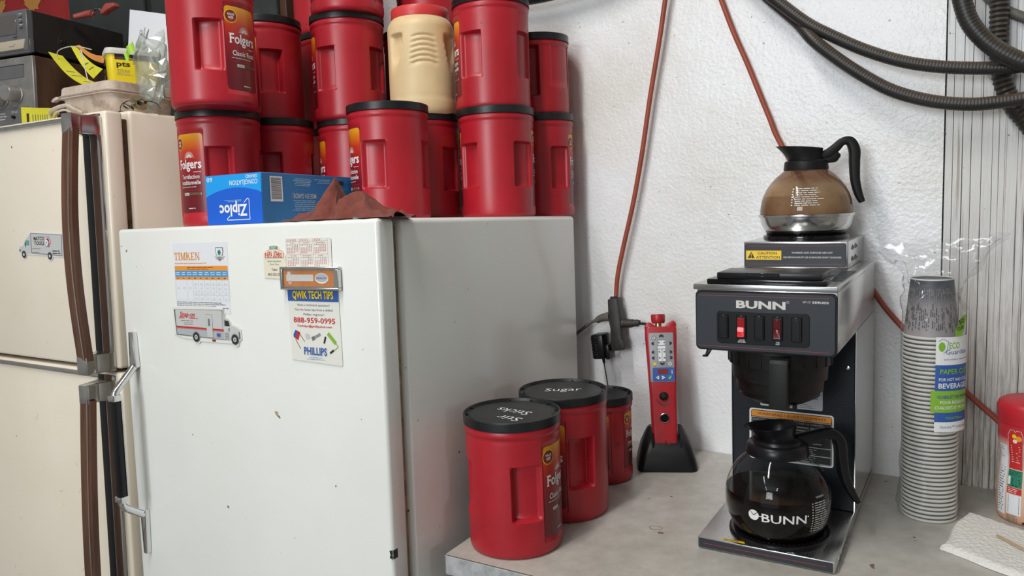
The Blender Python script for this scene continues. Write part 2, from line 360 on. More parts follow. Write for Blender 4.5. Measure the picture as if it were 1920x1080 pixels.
# ------------------------------------------------------------------ mesh builder
class MB:
    def __init__(s): s.v = []; s.f = []; s.mi = []; s.sm = []; s.mats = []; s.T = Matrix.Identity(4)
    def m(s, name):
        mt = M[name] if isinstance(name, str) else name
        if mt not in s.mats: s.mats.append(mt)
        return s.mats.index(mt)
    def add(s, verts, faces, mat, smooth=False):
        o = len(s.v); k = s.m(mat); T = s.T
        s.v += [T @ Vector(p) for p in verts]
        for f in faces: s.f.append(tuple(i + o for i in f)); s.mi.append(k); s.sm.append(smooth)
    def box(s, x0, x1, y0, y1, z0, z1, mat, bev=0.0, seg=2):
        bm = bmesh.new(); bmesh.ops.create_cube(bm, size=1)
        for v in bm.verts: v.co = Vector(((x0 + x1) / 2 + v.co.x * (x1 - x0), (y0 + y1) / 2 + v.co.y * (y1 - y0), (z0 + z1) / 2 + v.co.z * (z1 - z0)))
        if bev > 0: bmesh.ops.bevel(bm, geom=list(bm.edges), offset=bev, segments=seg, profile=0.5, affect='EDGES', clamp_overlap=True)
        s.add([v.co.copy() for v in bm.verts], [[v.index for v in f.verts] for f in bm.faces] if not bm.verts.index_update() else 0, mat, bev > 0)
        bm.free()
    def lathe(s, prof, mat, seg=48, c=(0, 0), cap=(True, True), smooth=True, a0=0, a1=2 * pi):
        full = abs(a1 - a0 - 2 * pi) < 1e-6; n = seg if full else seg + 1
        vs = []; fs = []
        for r, z in prof:
            for i in range(n):
                a = a0 + (a1 - a0) * i / seg
                vs.append((c[0] + r * sin(a), c[1] - r * cos(a), z))
        for j in range(len(prof) - 1):
            for i in range(seg):
                a = j * n + i; b = j * n + (i + 1) % n
                fs.append((a, b, b + n, a + n))
        s.add(vs, fs, mat, smooth)
        if full:
            if cap[0] and prof[0][0] > 1e-5: s.add([vs[i] for i in range(n)], [tuple(range(n - 1, -1, -1))], mat)
            if cap[1] and prof[-1][0] > 1e-5: s.add([vs[(len(prof) - 1) * n + i] for i in range(n)], [tuple(range(n))], mat)
    def tube(s, pts, rad, mat, seg=12, sub=1, caps=True, flat=1.0):
        P = spline(pts, sub) if sub > 1 else [Vector(p) for p in pts]
        n = len(P); vs = []; up = Vector((0, 0, 1)); prev = None
        for i, p in enumerate(P):
            t = (P[min(i + 1, n - 1)] - P[max(i - 1, 0)]).normalized()
            if prev is None:
                u = t.cross(up)
                if u.length < 1e-3: u = t.cross(Vector((0, 1, 0)))
                u.normalize()
            else: u = (prev - t * prev.dot(t)).normalized()
            prev = u; w = t.cross(u)
            r = rad(i / (n - 1)) if callable(rad) else rad
            for k in range(seg):
                a = 2 * pi * k / seg; vs.append(p + u * (r * cos(a)) + w * (r * flat * sin(a)))
        fs = [(j * seg + i, j * seg + (i + 1) % seg, (j + 1) * seg + (i + 1) % seg, (j + 1) * seg + i) for j in range(n - 1) for i in range(seg)]
        s.add(vs, fs, mat, True)
        if caps:
            s.add(vs[:seg], [tuple(range(seg))], mat); s.add(vs[-seg:], [tuple(range(seg - 1, -1, -1))], mat)
    def prism(s, poly, y0, y1, mat, bev=0.0, axis='y', seg=2):
        """2D polygon (a,b) extruded; axis y: a=x,b=z ; axis x: a=y,b=z ; axis z: a=x,b=y"""
        def P(a, b, t): return (a, t, b) if axis == 'y' else ((t, a, b) if axis == 'x' else (a, b, t))
        n = len(poly); bm = bmesh.new()
        A = [bm.verts.new(P(a, b, y0)) for a, b in poly]; B = [bm.verts.new(P(a, b, y1)) for a, b in poly]
        bm.faces.new(A); bm.faces.new(B[::-1])
        for i in range(n): bm.faces.new((A[i], B[i], B[(i + 1) % n], A[(i + 1) % n]))
        bmesh.ops.recalc_face_normals(bm, faces=bm.faces)
        if bev > 0:
            es = [e for e in bm.edges if e.calc_face_angle(0) > 0.5]
            bmesh.ops.bevel(bm, geom=es, offset=bev, segments=seg, profile=0.5, affect='EDGES', clamp_overlap=True)
        bm.verts.index_update()
        s.add([v.co.copy() for v in bm.verts], [[v.index for v in f.verts] for f in bm.faces], mat, bev > 0); bm.free()
    def grid(s, fn, nu, nv, mat, smooth=True, closed_u=False):
        vs = [fn(i / nu, j / nv) for j in range(nv + 1) for i in range(nu + 1)]; w = nu + 1
        s.add(vs, [(j * w + i, j * w + i + 1, (j + 1) * w + i + 1, (j + 1) * w + i) for j in range(nv) for i in range(nu)], mat, smooth)
    def mesh(s, name):
        me = bpy.data.meshes.new(name)
        me.from_pydata([tuple(v) for v in s.v], [], s.f)
        for mt in s.mats: me.materials.append(mt)
        me.polygons.foreach_set('material_index', s.mi); me.polygons.foreach_set('use_smooth', s.sm)
        me.update(); 
        if any(s.sm): me.set_sharp_from_angle(angle=radians(42))
        return me
def spline(pts, sub):
    P = [Vector(p) for p in pts]; out = []
    for i in range(len(P) - 1):
        p0 = P[max(i - 1, 0)]; p1 = P[i]; p2 = P[i + 1]; p3 = P[min(i + 2, len(P) - 1)]
        for k in range(sub):
            t = k / sub
            out.append(0.5 * ((2 * p1) + (p2 - p0) * t + (2 * p0 - 5 * p1 + 4 * p2 - p3) * t * t + (3 * p1 - p0 - 3 * p2 + p3) * t ** 3))
    out.append(P[-1]); return out
def resample(P, step):
    L = [0]
    for i in range(1, len(P)): L.append(L[-1] + (P[i] - P[i - 1]).length)
    n = max(2, int(L[-1] / step)); out = []; j = 0
    for k in range(n + 1):
        d = L[-1] * k / n
        while j < len(L) - 2 and L[j + 1] < d: j += 1
        t = (d - L[j]) / max(1e-9, L[j + 1] - L[j]); out.append(P[j].lerp(P[j + 1], t))
    return out
I4 = Matrix.Identity(4)
def props(o, label=None, cat=None, group=None, kind=None):
    if label: o['label'] = label
    if cat: o['category'] = cat
    if group: o['group'] = group
    if kind: o['kind'] = kind
def thing(name, label, cat, T=I4, group=None):
    o = bpy.data.objects.new(name, None); o.empty_display_size = 0.05; COL.objects.link(o); o.matrix_world = T
    props(o, label, cat, group); return o
def part(name, mb, parent, label=None, T=None, kind=None):
    o = bpy.data.objects.new(name, mb.mesh(name) if isinstance(mb, MB) else mb); COL.objects.link(o); o.parent = parent
    if T is not None: o.matrix_local = T
    props(o, label, kind=kind); return o
def solo(name, mb, label, cat, T=I4, group=None):
    o = bpy.data.objects.new(name, mb.mesh(name) if isinstance(mb, MB) else mb); COL.objects.link(o); o.matrix_world = T
    props(o, label, cat, group); return o
def struct(name, mb, T=I4):
    o = bpy.data.objects.new(name, mb.mesh(name)); COL.objects.link(o); o.matrix_world = T; o['kind'] = 'structure'; return o
def TR(x, y, z, rz=0.0): return Matrix.Translation((x, y, z)) @ Matrix.Rotation(rz, 4, 'Z')

# ------------------------------------------------------------------ flat print
_gc = {}
def glyphs(s, bold):
    k = (s, bold)
    if k in _gc: return _gc[k]
    c = bpy.data.curves.new('t', 'FONT'); c.body = s; c.size = 1; c.resolution_u = 2; c.offset = bold; c.fill_mode = 'FRONT'
    o = bpy.data.objects.new('t', c); COL.objects.link(o)
    me = bpy.data.meshes.new_from_object(o.evaluated_get(bpy.context.evaluated_depsgraph_get()))
    vs = [(v.co.x, v.co.y) for v in me.vertices]; fs = [tuple(p.vertices) for p in me.polygons]
    bpy.data.objects.remove(o); bpy.data.curves.remove(c); bpy.data.meshes.remove(me)
    xs = [v[0] for v in vs] or [0, 1]
    _gc[k] = (vs, fs, min(xs), max(xs)); return _gc[k]
CAP = 0.70
class Print:
    """flat print in (u, v) metres, laid on a surface by fmap(u, v, offset)"""
    def __init__(s, mb, fmap, step=0.00018, base=0.0002): s.mb = mb; s.f = fmap; s.step = step; s.base = base
    def poly(s, pts, mat, layer=0):
        o = s.base + layer * s.step
        s.mb.add([s.f(u, v, o) for u, v in pts], [tuple(range(len(pts)))], mat)
    def rect(s, u0, v0, u1, v1, mat, layer=0, n=1):
        for i in range(n):
            a = u0 + (u1 - u0) * i / n; b = u0 + (u1 - u0) * (i + 1) / n
            s.poly([(a, v0), (b, v0), (b, v1), (a, v1)], mat, layer)
    def rrect(s, u0, v0, u1, v1, r, mat, layer=0, n=1):
        if n == 1:
            pts = []
            for cx, cy, a in ((u1 - r, v0 + r, -90), (u1 - r, v1 - r, 0), (u0 + r, v1 - r, 90), (u0 + r, v0 + r, 180)):
                pts += [(cx + r * cos(radians(a + 22.5 * i)), cy + r * sin(radians(a + 22.5 * i))) for i in range(5)]
            s.poly(pts, mat, layer)
        else:
            s.rect(u0 + r, v0, u1 - r, v1, mat, layer, n)
            s.poly([(u0, v0 + r), (u0 + r * .3, v0 + r * .3), (u0 + r, v0), (u0 + r, v1), (u0 + r * .3, v1 - r * .3), (u0, v1 - r)], mat, layer)
            s.poly([(u1 - r, v0), (u1 - r * .3, v0 + r * .3), (u1, v0 + r), (u1, v1 - r), (u1 - r * .3, v1 - r * .3), (u1 - r, v1)], mat, layer)
    def frame(s, u0, v0, u1, v1, w, mat, layer=0):
        s.rect(u0, v0, u1, v0 + w, mat, layer); s.rect(u0, v1 - w, u1, v1, mat, layer)
        s.rect(u0, v0 + w, u0 + w, v1 - w, mat, layer); s.rect(u1 - w, v0 + w, u1, v1 - w, mat, layer)
    def disc(s, u, v, r, mat, layer=0, n=24, ry=None):
        ry = ry or r; s.poly([(u + r * cos(2 * pi * i / n), v + ry * sin(2 * pi * i / n)) for i in range(n)], mat, layer)
    def line(s, pts, w, mat, layer=0):
        for (a, b), (c, d) in zip(pts[:-1], pts[1:]):
            L = sqrt((c - a) ** 2 + (d - b) ** 2) or 1; nx, ny = -(d - b) / L * w / 2, (c - a) / L * w / 2
            s.poly([(a + nx, b + ny), (a - nx, b - ny), (c - nx, d - ny), (c + nx, d + ny)], mat, layer)
    def text(s, t, u, v, h, mat, w=None, al='L', rot=0.0, bold=0.0, shear=0.0, layer=1):
        """h = capital height, w = width it is fitted to"""
        vs, fs, x0, x1 = glyphs(t, bold * 0.55); k = h / CAP; kx = (w / (x1 - x0)) if w else k
        W = (x1 - x0) * kx; off = {'L': 0, 'C': -W / 2, 'R': -W}[al]; c, n = cos(rot), sin(rot); o = s.base + layer * s.step
        out = []
        for x, y in vs:
            a = (x - x0) * kx + off + shear * y * k; b = y * k
            out.append(s.f(u + a * c - b * n, v + a * n + b * c, o))
        s.mb.add(out, fs, mat)
    def lines(s, u0, v0, u1, v1, rows, mat, layer=1, fill=0.5, seed=1, words=True, al='L'):
        """small print too fine to read"""
        rr = random.Random(seed); h = (v1 - v0) / rows
        for i in range(rows):
            y = v1 - h * (i + 0.5); L = (u1 - u0) * rr.uniform(0.72, 1.0); x = u0 if al == 'L' else (u0 + u1 - L) / 2; end = x + L
            while x < end:
                wlen = min(end - x, rr.uniform(1.2, 4.5) * h)
                s.rect(x, y - h * fill / 2, x + wlen, y + h * fill / 2, mat, layer); x += wlen + h * 0.5
                if not words: break
def onface(T=None):
    return (lambda u, v, o: Vector((u, -o, v)))         # print on a -y facing plane: u = x, v = z
def cyl(r, th0):
    return (lambda u, v, o: Vector(((r + o) * sin(th0 + u / r), -(r + o) * cos(th0 + u / r), v)))
def serif_text(P, t, u, v, h, mat, w, bold=0.012, layer=1):
    P.text(t, u, v, h, mat, w=w, bold=bold, layer=layer)
# ------------------------------------------------------------------ the room
CT = 0.900                       # worktop height
YW = 1.645                       # face of the back wall
mb = MB(); mb.box(-3.6, 2.6, -4.2, 1.9, -0.1, 0.0, 'floor'); struct('floor', mb)
mb = MB(); mb.box(-3.6, 2.6, -4.2, 1.9, 3.25, 3.35, 'ceil'); struct('ceiling', mb)
mb = MB(); mb.box(-3.6, -0.066, YW, YW + 0.1, 0, 3.25, 'wall'); struct('wall_back', mb)
mb = MB(); mb.box(-3.7, -3.6, -4.2, 1.9, 0, 3.25, 'sidewall'); struct('wall_left', mb)
mb = MB(); mb.box(2.6, 2.7, -4.2, 1.9, 0, 3.25, 'sidewall'); struct('wall_right', mb)
mb = MB(); mb.box(-3.6, -2.6, -4.3, -4.2, 0, 3.25, 'sidewall'); mb.box(1.2, 2.6, -4.3, -4.2, 0, 3.25, 'sidewall'); mb.box(-2.6, 1.2, -4.3, -4.2, 2.7, 3.25, 'sidewall')
struct('wall_front', mb)
# cracked plywood sheet nailed up right of the painted panel; the checks between its face strips are real gaps
mb = MB(); mb.box(-0.064, 2.6, YW + 0.006, YW + 0.1, 0, 3.25, 'crack')
root = struct('wall_back_plywood', mb)
rr = random.Random(3); x = -0.0635
k = 0
xs = [x]
while x < 0.24:
    x += rr.uniform(0.009, 0.021); xs.append(x)
xs += [0.6, 1.3, 2.6]
for a, b in zip(xs[:-1], xs[1:]):
    mb = MB(); g = rr.choice((0.0001, 0.00025, 0.00045)); d = rr.uniform(-0.0006, 0.0006); sl = rr.uniform(-0.0015, 0.0015)
    n = 16; rows = []
    j0 = [rr.uniform(-0.0003, 0.0004) for _ in range(n + 1)]
    f0 = []
    for i in range(n + 1):
        z = 0.9 + 1.1 * i / n; f0.append((z, a + g + max(0, j0[i]), b - g - max(0, j0[-i])))
    f0 = [(0.0, a + g, b - g)] + f0 + [(3.25, a + g, b - g)]
    vs = []; fs = []
    for z, xa, xb in f0: vs += [(xa, YW + 0.008, z), (xa, YW + d, z), (xb, YW + d, z), (xb, YW + 0.008, z)]
    for i in range(len(f0) - 1):
        for q in range(3): fs.append((4 * i + q, 4 * i + q + 1, 4 * i + q + 5, 4 * i + q + 4))
    mb.add(vs, fs, 'woodwall'); part('strip', mb, root)
for tx, ty in TUBES:
    mb = MB(); mb.box(tx - 0.1, tx + 0.1, ty - 0.65, ty + 0.65, 3.17, 3.25, 'lamp_white', 0.01)
    solo('ceiling_light', mb, {-1.3: 'long ceiling lamp housing over the cream refrigerator aisle', -.78: 'long ceiling lamp housing right above the white refrigerator', .5: 'long ceiling lamp housing near the bay door, brewer side'}[tx] + (', near the bay door' if (tx, ty) == (-1.3, -2.6) else ''), 'lamp', group='ceiling tube lamps')

# ------------------------------------------------------------------ worktop and cabinet
mb = MB(); mb.box(-0.733, 1.6, 0.975, YW - 0.002, CT - 0.001, CT, 'laminate'); mb.box(-0.7325, 1.6, 0.9755, YW - 0.002, CT - 0.036, CT - 0.001, 'brown_line')
wt = thing('worktop', 'grey mottled laminate worktop along the back wall', 'worktop', I4)
part('top_sheet', mb, wt)
mb = MB(); mb.box(-0.7345, 1.6, 0.9725, 0.9755, CT - 0.034, CT - 0.0022, 'edge', 0.0008, 1); part('edge_band', mb, wt)
mb = MB(); mb.box(-0.7345, -0.7325, 0.9725, YW - 0.002, CT - 0.034, CT - 0.0022, 'edge', 0.0004, 1); part('edge_band', mb, wt)
mb = MB(); P = Print(mb, lambda u, v, o: Vector((u, v, CT + o)))
rr = random.Random(5)
for cx, cy, r in ((-0.467, 1.215, 0.011), (-0.452, 1.20, 0.0045), (-0.49, 1.36, 0.002), (-0.372, 1.055, 0.006), (-0.33, 1.00, 0.004), (-0.31, 0.992, 0.003)):
    pts = [(cx + r * rr.uniform(.8, 1.2) * cos(i * pi / 7), cy + .7 * r * rr.uniform(.8, 1.2) * sin(i * pi / 7)) for i in range(14)]
    for i in range(14):
        a = pts[i]; b = pts[(i + 1) % 14]; P.line([a, b], 0.0012, 'stain')
    if r < 0.007: P.poly(pts, 'stain')
part('stain', mb, wt)
mb = MB(); mb.box(-0.70, 1.58, 1.02, YW - 0.004, 0.0, CT - 0.037, 'cabinet')
cb = solo('base_cabinet', mb, 'grey painted base cabinet under the grey worktop', 'cabinet')

# ------------------------------------------------------------------ white fridge (leans back a little)
RF = Matrix(((0.9999, -0.0026, -0.0136), (0.0031, 0.9995, 0.0325), (0.0135, -0.0326, 0.9994)))
FT = Matrix.Translation((-0.775, 0.9019, CAM_Z - 0.0211)) @ RF.to_4x4()
fr = thing('refrigerator', 'white single door refrigerator with magnets on its door', 'refrigerator', FT)
H = 1.40
def soft_slab(x0, x1, y0, y1, z0, z1, mat, r, seg=4):
    mb = MB(); mb.box(x0, x1, y0, y1, z0, z1, mat, r, seg); return mb
body = soft_slab(-0.641, -0.001, 0.055, 0.666, -H + 0.03, 0.0, 'white_enamel', 0.009)
part('body', body, fr)
door = soft_slab(-0.645, 0.0, 0.0, 0.040, -H + 0.03, 0.0, 'white_enamel', 0.007)
P = Print(door, onface())
# chips where the enamel has gone
rr = random.Random(11)
for cu, cv, r in ((-0.2385, -0.3182, .006), (-0.232, -0.323, .004), (-0.3747, -0.5005, .004), (-0.33, -0.515, .0015), (-0.635, -0.032, .002), (-0.62, -0.041, .003), (-0.04, -0.2, .0015), (-0.05, -0.31, .0012)):
    pts = [(cu + r * rr.uniform(.3, 1.2) * cos(i * pi / 5), cv + r * rr.uniform(.2, 1.0) * sin(i * pi / 5)) for i in range(10)]
    P.poly(pts, plain('enamel_chip', (0.42, 0.32, 0.18), 0.7) if cu == -0.2385 else 'stain')
P.poly([(-0.006, -0.512), (0.0, -0.510), (0.0, -0.515), (-0.002, -0.518), (0.0, -0.521), (0.0, -0.525), (-0.006, -0.523), (-0.004, -0.518)], 'black_print')
door_o = part('door', door, fr)
door.T = I4
mb = MB(); mb.box(0.0, 0.0006, 0.002, 0.012, -0.525, -0.511, 'black_print'); part('chip_mark', mb, fr)
mb = MB(); mb.box(-0.634, -0.011, 0.039, 0.056, -H + 0.04, -0.012, 'gasket', 0.003); part('gasket', mb, fr)
mb = MB()   # top hinge plate over the gap
mb.prism([(-0.066, 0.014), (-0.054, 0.008), (-0.03, 0.008), (-0.012, 0.018), (-0.008, 0.055), (-0.010, 0.095), (-0.026, 0.10), (-0.034, 0.06), (-0.055, 0.034)], 0.0006, 0.0042, 'aluminium', 0.001, 'z')
mb.lathe([(0.011, 0.004), (0.0105, 0.0085), (0.004, 0.0095), (0, 0.0095)], 'aluminium', 16, (-0.042, 0.02)); part('hinge', mb, fr)
for fx in (-0.60, -0.05):
    for fy in (0.10, 0.60):
        mb = MB(); mb.lathe([(0.014, -H + 0.03), (0.014, -H - 0.001), (0.018, -H - 0.002 - 0.02 * (fy < 0.3)), (0.018, -H - 0.012 - 0.012 * (fy < .3))], 'black', 12, (fx, fy)); part('foot', mb, fr)
# handle: black grip bar held by two chrome mounts
g = MB(); g.box(-0.6125, -0.5950, -0.062, -0.0485, -0.500, -0.316, 'black', 0.003); ho = part('handle', g, fr, 'black grip bar')
g = MB(); g.box(-0.6100, -0.5945, -0.0487, -0.0460, -0.500, -0.316, 'chrome_worn'); part('grip_trim', g, ho)
for pts, path, cz in (([(-0.617, -0.195), (-0.605, -0.195), (-0.601, -0.262), (-0.613, -0.272), (-0.620, -0.262)], [(-0.609, -0.010, -0.262), (-0.607, -0.026, -0.277), (-0.603, -0.052, -0.300), (-0.603, -0.055, -0.312)], -.318),
                      ([(-0.620, -0.545), (-0.604, -0.540), (-0.607, -0.628), (-0.617, -0.628)], [(-0.612, -0.010, -0.550), (-0.610, -0.024, -0.540), (-0.605, -0.052, -0.520), (-0.604, -0.055, -0.505)], -.510)):
    hd = MB(); hd.prism(pts, -0.011, -0.0005, 'chrome', 0.0015); hd.tube(path, lambda t: 0.0075 - 0.001 * t, 'chrome', 10, 4)
    hd.box(-0.6135, -0.5935, -0.064, -0.046, cz, cz + .012, 'chrome', 0.002); part('mount', hd, ho, 'chrome mount')

def on_door(z_off=0.0005):
    return FT @ Matrix.Translation((0, -z_off, 0))
# --- papers and magnets on the white door (u, v are metres on the door)
def card(name, label, cat, pts, mat, thick, off, fn, group=None):
    mb = MB(); mb.prism(pts, -thick, 0, mat)
    P = Print(mb, lambda u, v, o: Vector((u, -thick - o, v))); fn(P)
    return solo(name, mb, label, cat, on_door(off), group)
def timken(P):
    k = 'orange_print'; u0, v0 = -0.478, -0.0595; h = 0.0135
    # slab serif capitals
    def stem(u, w=0.0025): P.rect(u, v0, u + w, v0 + h, k, 1); P.rect(u - 0.0012, v0, u + w + 0.0012, v0 + 0.0010, k, 1); P.rect(u - 0.0012, v0 + h - 0.001, u + w + 0.0012, v0 + h, k, 1)
    u = u0
    stem(u + 0.0038); P.rect(u, v0 + h - 0.0012, u + 0.0100, v0 + h, k, 2); P.rect(u, v0 + h - 0.004, u + 0.0007, v0 + h, k, 2); P.rect(u + 0.0093, v0 + h - 0.004, u + 0.01, v0 + h, k, 2)
    stem(u + 0.0125)
    u = u0 + 0.0185; stem(u, 0.0012); stem(u + 0.0095); P.poly([(u, v0 + h), (u + 0.0026, v0 + h), (u + 0.0062, v0), (u + 0.005, v0)], k, 2); P.poly([(u + 0.0095, v0 + h), (u + 0.0108, v0 + h), (u + 0.0062, v0), (u + 0.0052, v0)], k, 2)
    u = u0 + 0.0335; stem(u); P.poly([(u + 0.0025, v0 + 0.006), (u + 0.0085, v0 + h), (u + 0.0098, v0 + h), (u + 0.0035, v0 + 0.005)], k, 2); P.poly([(u + 0.0035, v0 + 0.008), (u + 0.0052, v0 + 0.009), (u + 0.0108, v0), (u + 0.008, v0)], k, 2); P.rect(u + 0.007, v0, u + 0.0118, v0 + 0.001, k, 2)
    u = u0 + 0.047; stem(u); P.rect(u, v0, u + 0.0085, v0 + 0.0012, k, 2); P.rect(u, v0 + h - 0.0012, u + 0.0082, v0 + h, k, 2); P.rect(u, v0 + 0.0062, u + 0.006, v0 + 0.0072, k, 2); P.rect(u + 0.0078, v0, u + 0.0085, v0 + 0.004, k, 2); P.rect(u + 0.0075, v0 + h - 0.004, u + 0.0082, v0 + h, k, 2)
    u = u0 + 0.0585; stem(u, 0.0012); stem(u + 0.0085, 0.0012); P.poly([(u, v0 + h), (u + 0.0028, v0 + h), (u + 0.0097, v0), (u + 0.0078, v0)], k, 2)
    # crest
    c = -0.3555
    P.poly([(c - .0095, -.038), (c + .0095, -.038), (c + .0105, -.045), (c + .006, -.058), (c, -.062), (c - .006, -.058), (c - .0105, -.045)], 'dgrey_print', 1)
    P.poly([(c - .008, -.0395), (c + .008, -.0395), (c + .0088, -.046), (c + .005, -.0555), (c, -.0575), (c - .005, -.0555), (c - .0088, -.046)], 'paper', 2)
    lf = []
    for i in range(16): 
        r = .0052 if i % 2 == 0 else .0030; lf.append((c + r * cos(pi / 2 + i * pi / 8), -.047 + r * 1.15 * sin(pi / 2 + i * pi / 8)))
    P.poly(lf, 'green_print', 3); P.rect(c - .0005, -.055, c + .0005, -.051, 'green_print', 3)
    P.poly([(c - .014, -.053), (c + .014, -.053), (c + .008, -.0585), (c - .008, -.0585)], 'grey_print', 3); P.rect(c - .007, -.0572, c + .007, -.0555, 'dgrey_print', 4)
    P.text('Tapered Roller Bearing Adjustment Procedure IP 570', -0.4785, -0.0665, 0.0024, 'orange_print', w=0.087, bold=0.02)
    P.rect(-0.4785, -0.0785, -0.3370, -0.0700, 'orange_print', 1); P.lines(-0.445, -0.0775, -0.365, -0.071, 2, 'maroon_print', 2, .25, 5)
    P.rect(-0.4785, -0.0895, -0.3370, -0.0785, 'lblue_print', 1)
    P.rect(-0.4785, -0.0945, -0.3370, -0.0895, 'orange_print', 1)
    xs = [-0.4785 + 0.1415 * i / 9 for i in range(10)]
    for i in range(9):
        P.lines(xs[i] + .002, -0.087, xs[i + 1] - .002, -0.0805, 2, 'white_print', 2, .35, 20 + i, al='C'); P.lines(xs[i] + .005, -.0930, xs[i + 1] - .005, -.0910, 1, 'black_print', 2, .6, 3 + i)
    for i in (0, 2, 3, 4, 5, 6, 7, 8, 9): P.rect(xs[i] - .0001, -.131, xs[i] + .0002, -.0945, 'grey_print', 1)
    for y in (-.104, -.1155, -.122, -.131): P.rect(xs[3] if y > -.13 else xs[0], y, xs[9], y + .0003, 'grey_print', 1)
    for i in range(9):
        for j, y in enumerate((-.101, -.109, -.1185, -.127)):
            if i < 3 and j != 1: continue
            P.lines(xs[i] + .004, y - .003, xs[i + 1] - .004, y + .001, 2 + (i > 5), 'grey_print', 1, .3, i * 5 + j, al='C')
    P.lines(-0.4785, -0.1455, -0.3370, -0.1335, 4, 'dgrey_print', 1, .38, 9)
card('bearing_chart', 'white sheet with orange and blue table and orange TIMKEN heading', 'paper',
     [(-0.4806, -0.0289), (-0.3345, -0.0290), (-0.3355, -0.1535), (-0.4830, -0.1490)], 'paper', 0.0003, 0.0002, timken)
def snap_pts(g=0.0):
    return [(-.489 - g, -.1475 + g), (-.4875, -.146 + g), (-.462, -.1455 + g), (-.46, -.1435 + g), (-.384, -.1435 + g), (-.3745, -.1455 + g), (-.358, -.1455 + g), (-.354 + g, -.148 + g), (-.352 + g, -.158), (-.345 + g, -.1615), (-.3385 + g, -.1675), (-.337 + g, -.171), (-.322 + g, -.174), (-.3135 + g, -.1795), (-.3125 + g, -.196), (-.317, -.1985 - g), (-.318, -.2045 - g), (-.323, -.2075 - g), (-.329, -.2065 - g), (-.334, -.2025 - g), (-.418, -.2025 - g), (-.423, -.2065 - g), (-.4295, -.2065 - g), (-.434, -.2025 - g), (-.4355, -.2 - g), (-.4655, -.1985 - g), (-.4855, -.1935 - g), (-.489 - g, -.191 - g)]
def truckA(P):
    P.poly([(-.488, -.1485), (-.3555, -.1465), (-.3515, -.1995), (-.484, -.1955)], 'dgrey_print', 1)
    P.poly([(-.4835, -.1490), (-.3565, -.1475), (-.3560, -.1985), (-.4815, -.1935)], 'truck_grey', 2)
    P.poly([(-.4832, -.149), (-.358, -.1475), (-.358, -.1805), (-.4822, -.1785)], 'grey_print', 3)
    P.text('Snap-on', -.4710, -.1605, .0078, 'red_print', w=.0420, bold=.045, shear=.25, layer=4)
    P.rect(-.4715, -.1622, -.43, -.1612, 'red_print', 4)
    P.lines(-.474, -.1655, -.452, -.162, 1, 'red_print', 4, .4, 1); P.lines(-.444, -.1655, -.420, -.162, 1, 'red_print', 4, .4, 2)
    P.lines(-.468, -.1705, -.425, -.1665, 1, 'dgrey_print', 4, .3, 3); P.lines(-.46, -.1765, -.43, -.171, 2, 'dgrey_print', 4, .35, 4)
    P.poly([(-.482, -.1785), (-.354, -.1805), (-.354, -.1835), (-.482, -.1815)], 'red_print', 4); P.poly([(-.482, -.1822), (-.354, -.1842), (-.354, -.1847), (-.482, -.1827)], 'red_print', 4)
    P.rect(-.3995, -.1965, -.3825, -.1555, 'truck_mid', 4); P.rect(-.3988, -.1960, -.3832, -.1562, 'grey_print', 5); P.rrect(-.394, -.176, -.389, -.163, .001, 'dgrey_print', 6)
    P.rect(-.3735, -.1945, -.3625, -.1875, 'truck_mid', 5); P.rect(-.372, -.1935, -.364, -.1885, 'blue_print', 6)
    # cab, bonnet
    P.poly([(-.3555, -.150), (-.353, -.150), (-.3495, -.160), (-.339, -.164), (-.3355, -.1735), (-.324, -.1755), (-.315, -.1805), (-.3145, -.195), (-.3235, -.188), (-.332, -.195), (-.336, -.1985), (-.3555, -.1985)], 'grey_print', 3)
    P.poly([(-.3500, -.1645), (-.3405, -.1655), (-.338, -.1745), (-.3495, -.1745)], 'black_print', 4); P.rect(-.3525, -.1745, -.3500, -.163, 'truck_mid', 5)
    P.rect(-.342, -.1835, -.339, -.1775, 'dgrey_print', 4); P.rect(-.3525, -.1985, -.341, -.186, 'truck_mid', 4)
    for i in range(4): P.rect(-.352, -.1975 + i * .003, -.3415, -.1965 + i * .003, 'grey_print', 5)
    P.rect(-.3535, -.164, -.3520, -.1435, 'grey_print', 5)
    P.poly([(-.3165, -.1835), (-.3135, -.1835), (-.3132, -.1955), (-.316, -.1955)], 'dgrey_print', 5)
    for c in (-.4285, -.3265):
        P.disc(c, -.1965, .0098, 'truck_mid', 5); P.disc(c, -.1972, .0086, 'black_print', 6); P.disc(c, -.1972, .0042, 'grey_print', 7); P.disc(c, -.1972, .0020, 'dgrey_print', 8)
    P.rect(-.386, -.203, -.377, -.1995, 'maroon_print', 4)
card('truck_magnet', 'die cut magnet of a grey tool truck with red Snap-on lettering', 'magnet', snap_pts(.0022), 'magnet_white', 0.0009, 0.0008, truckA)
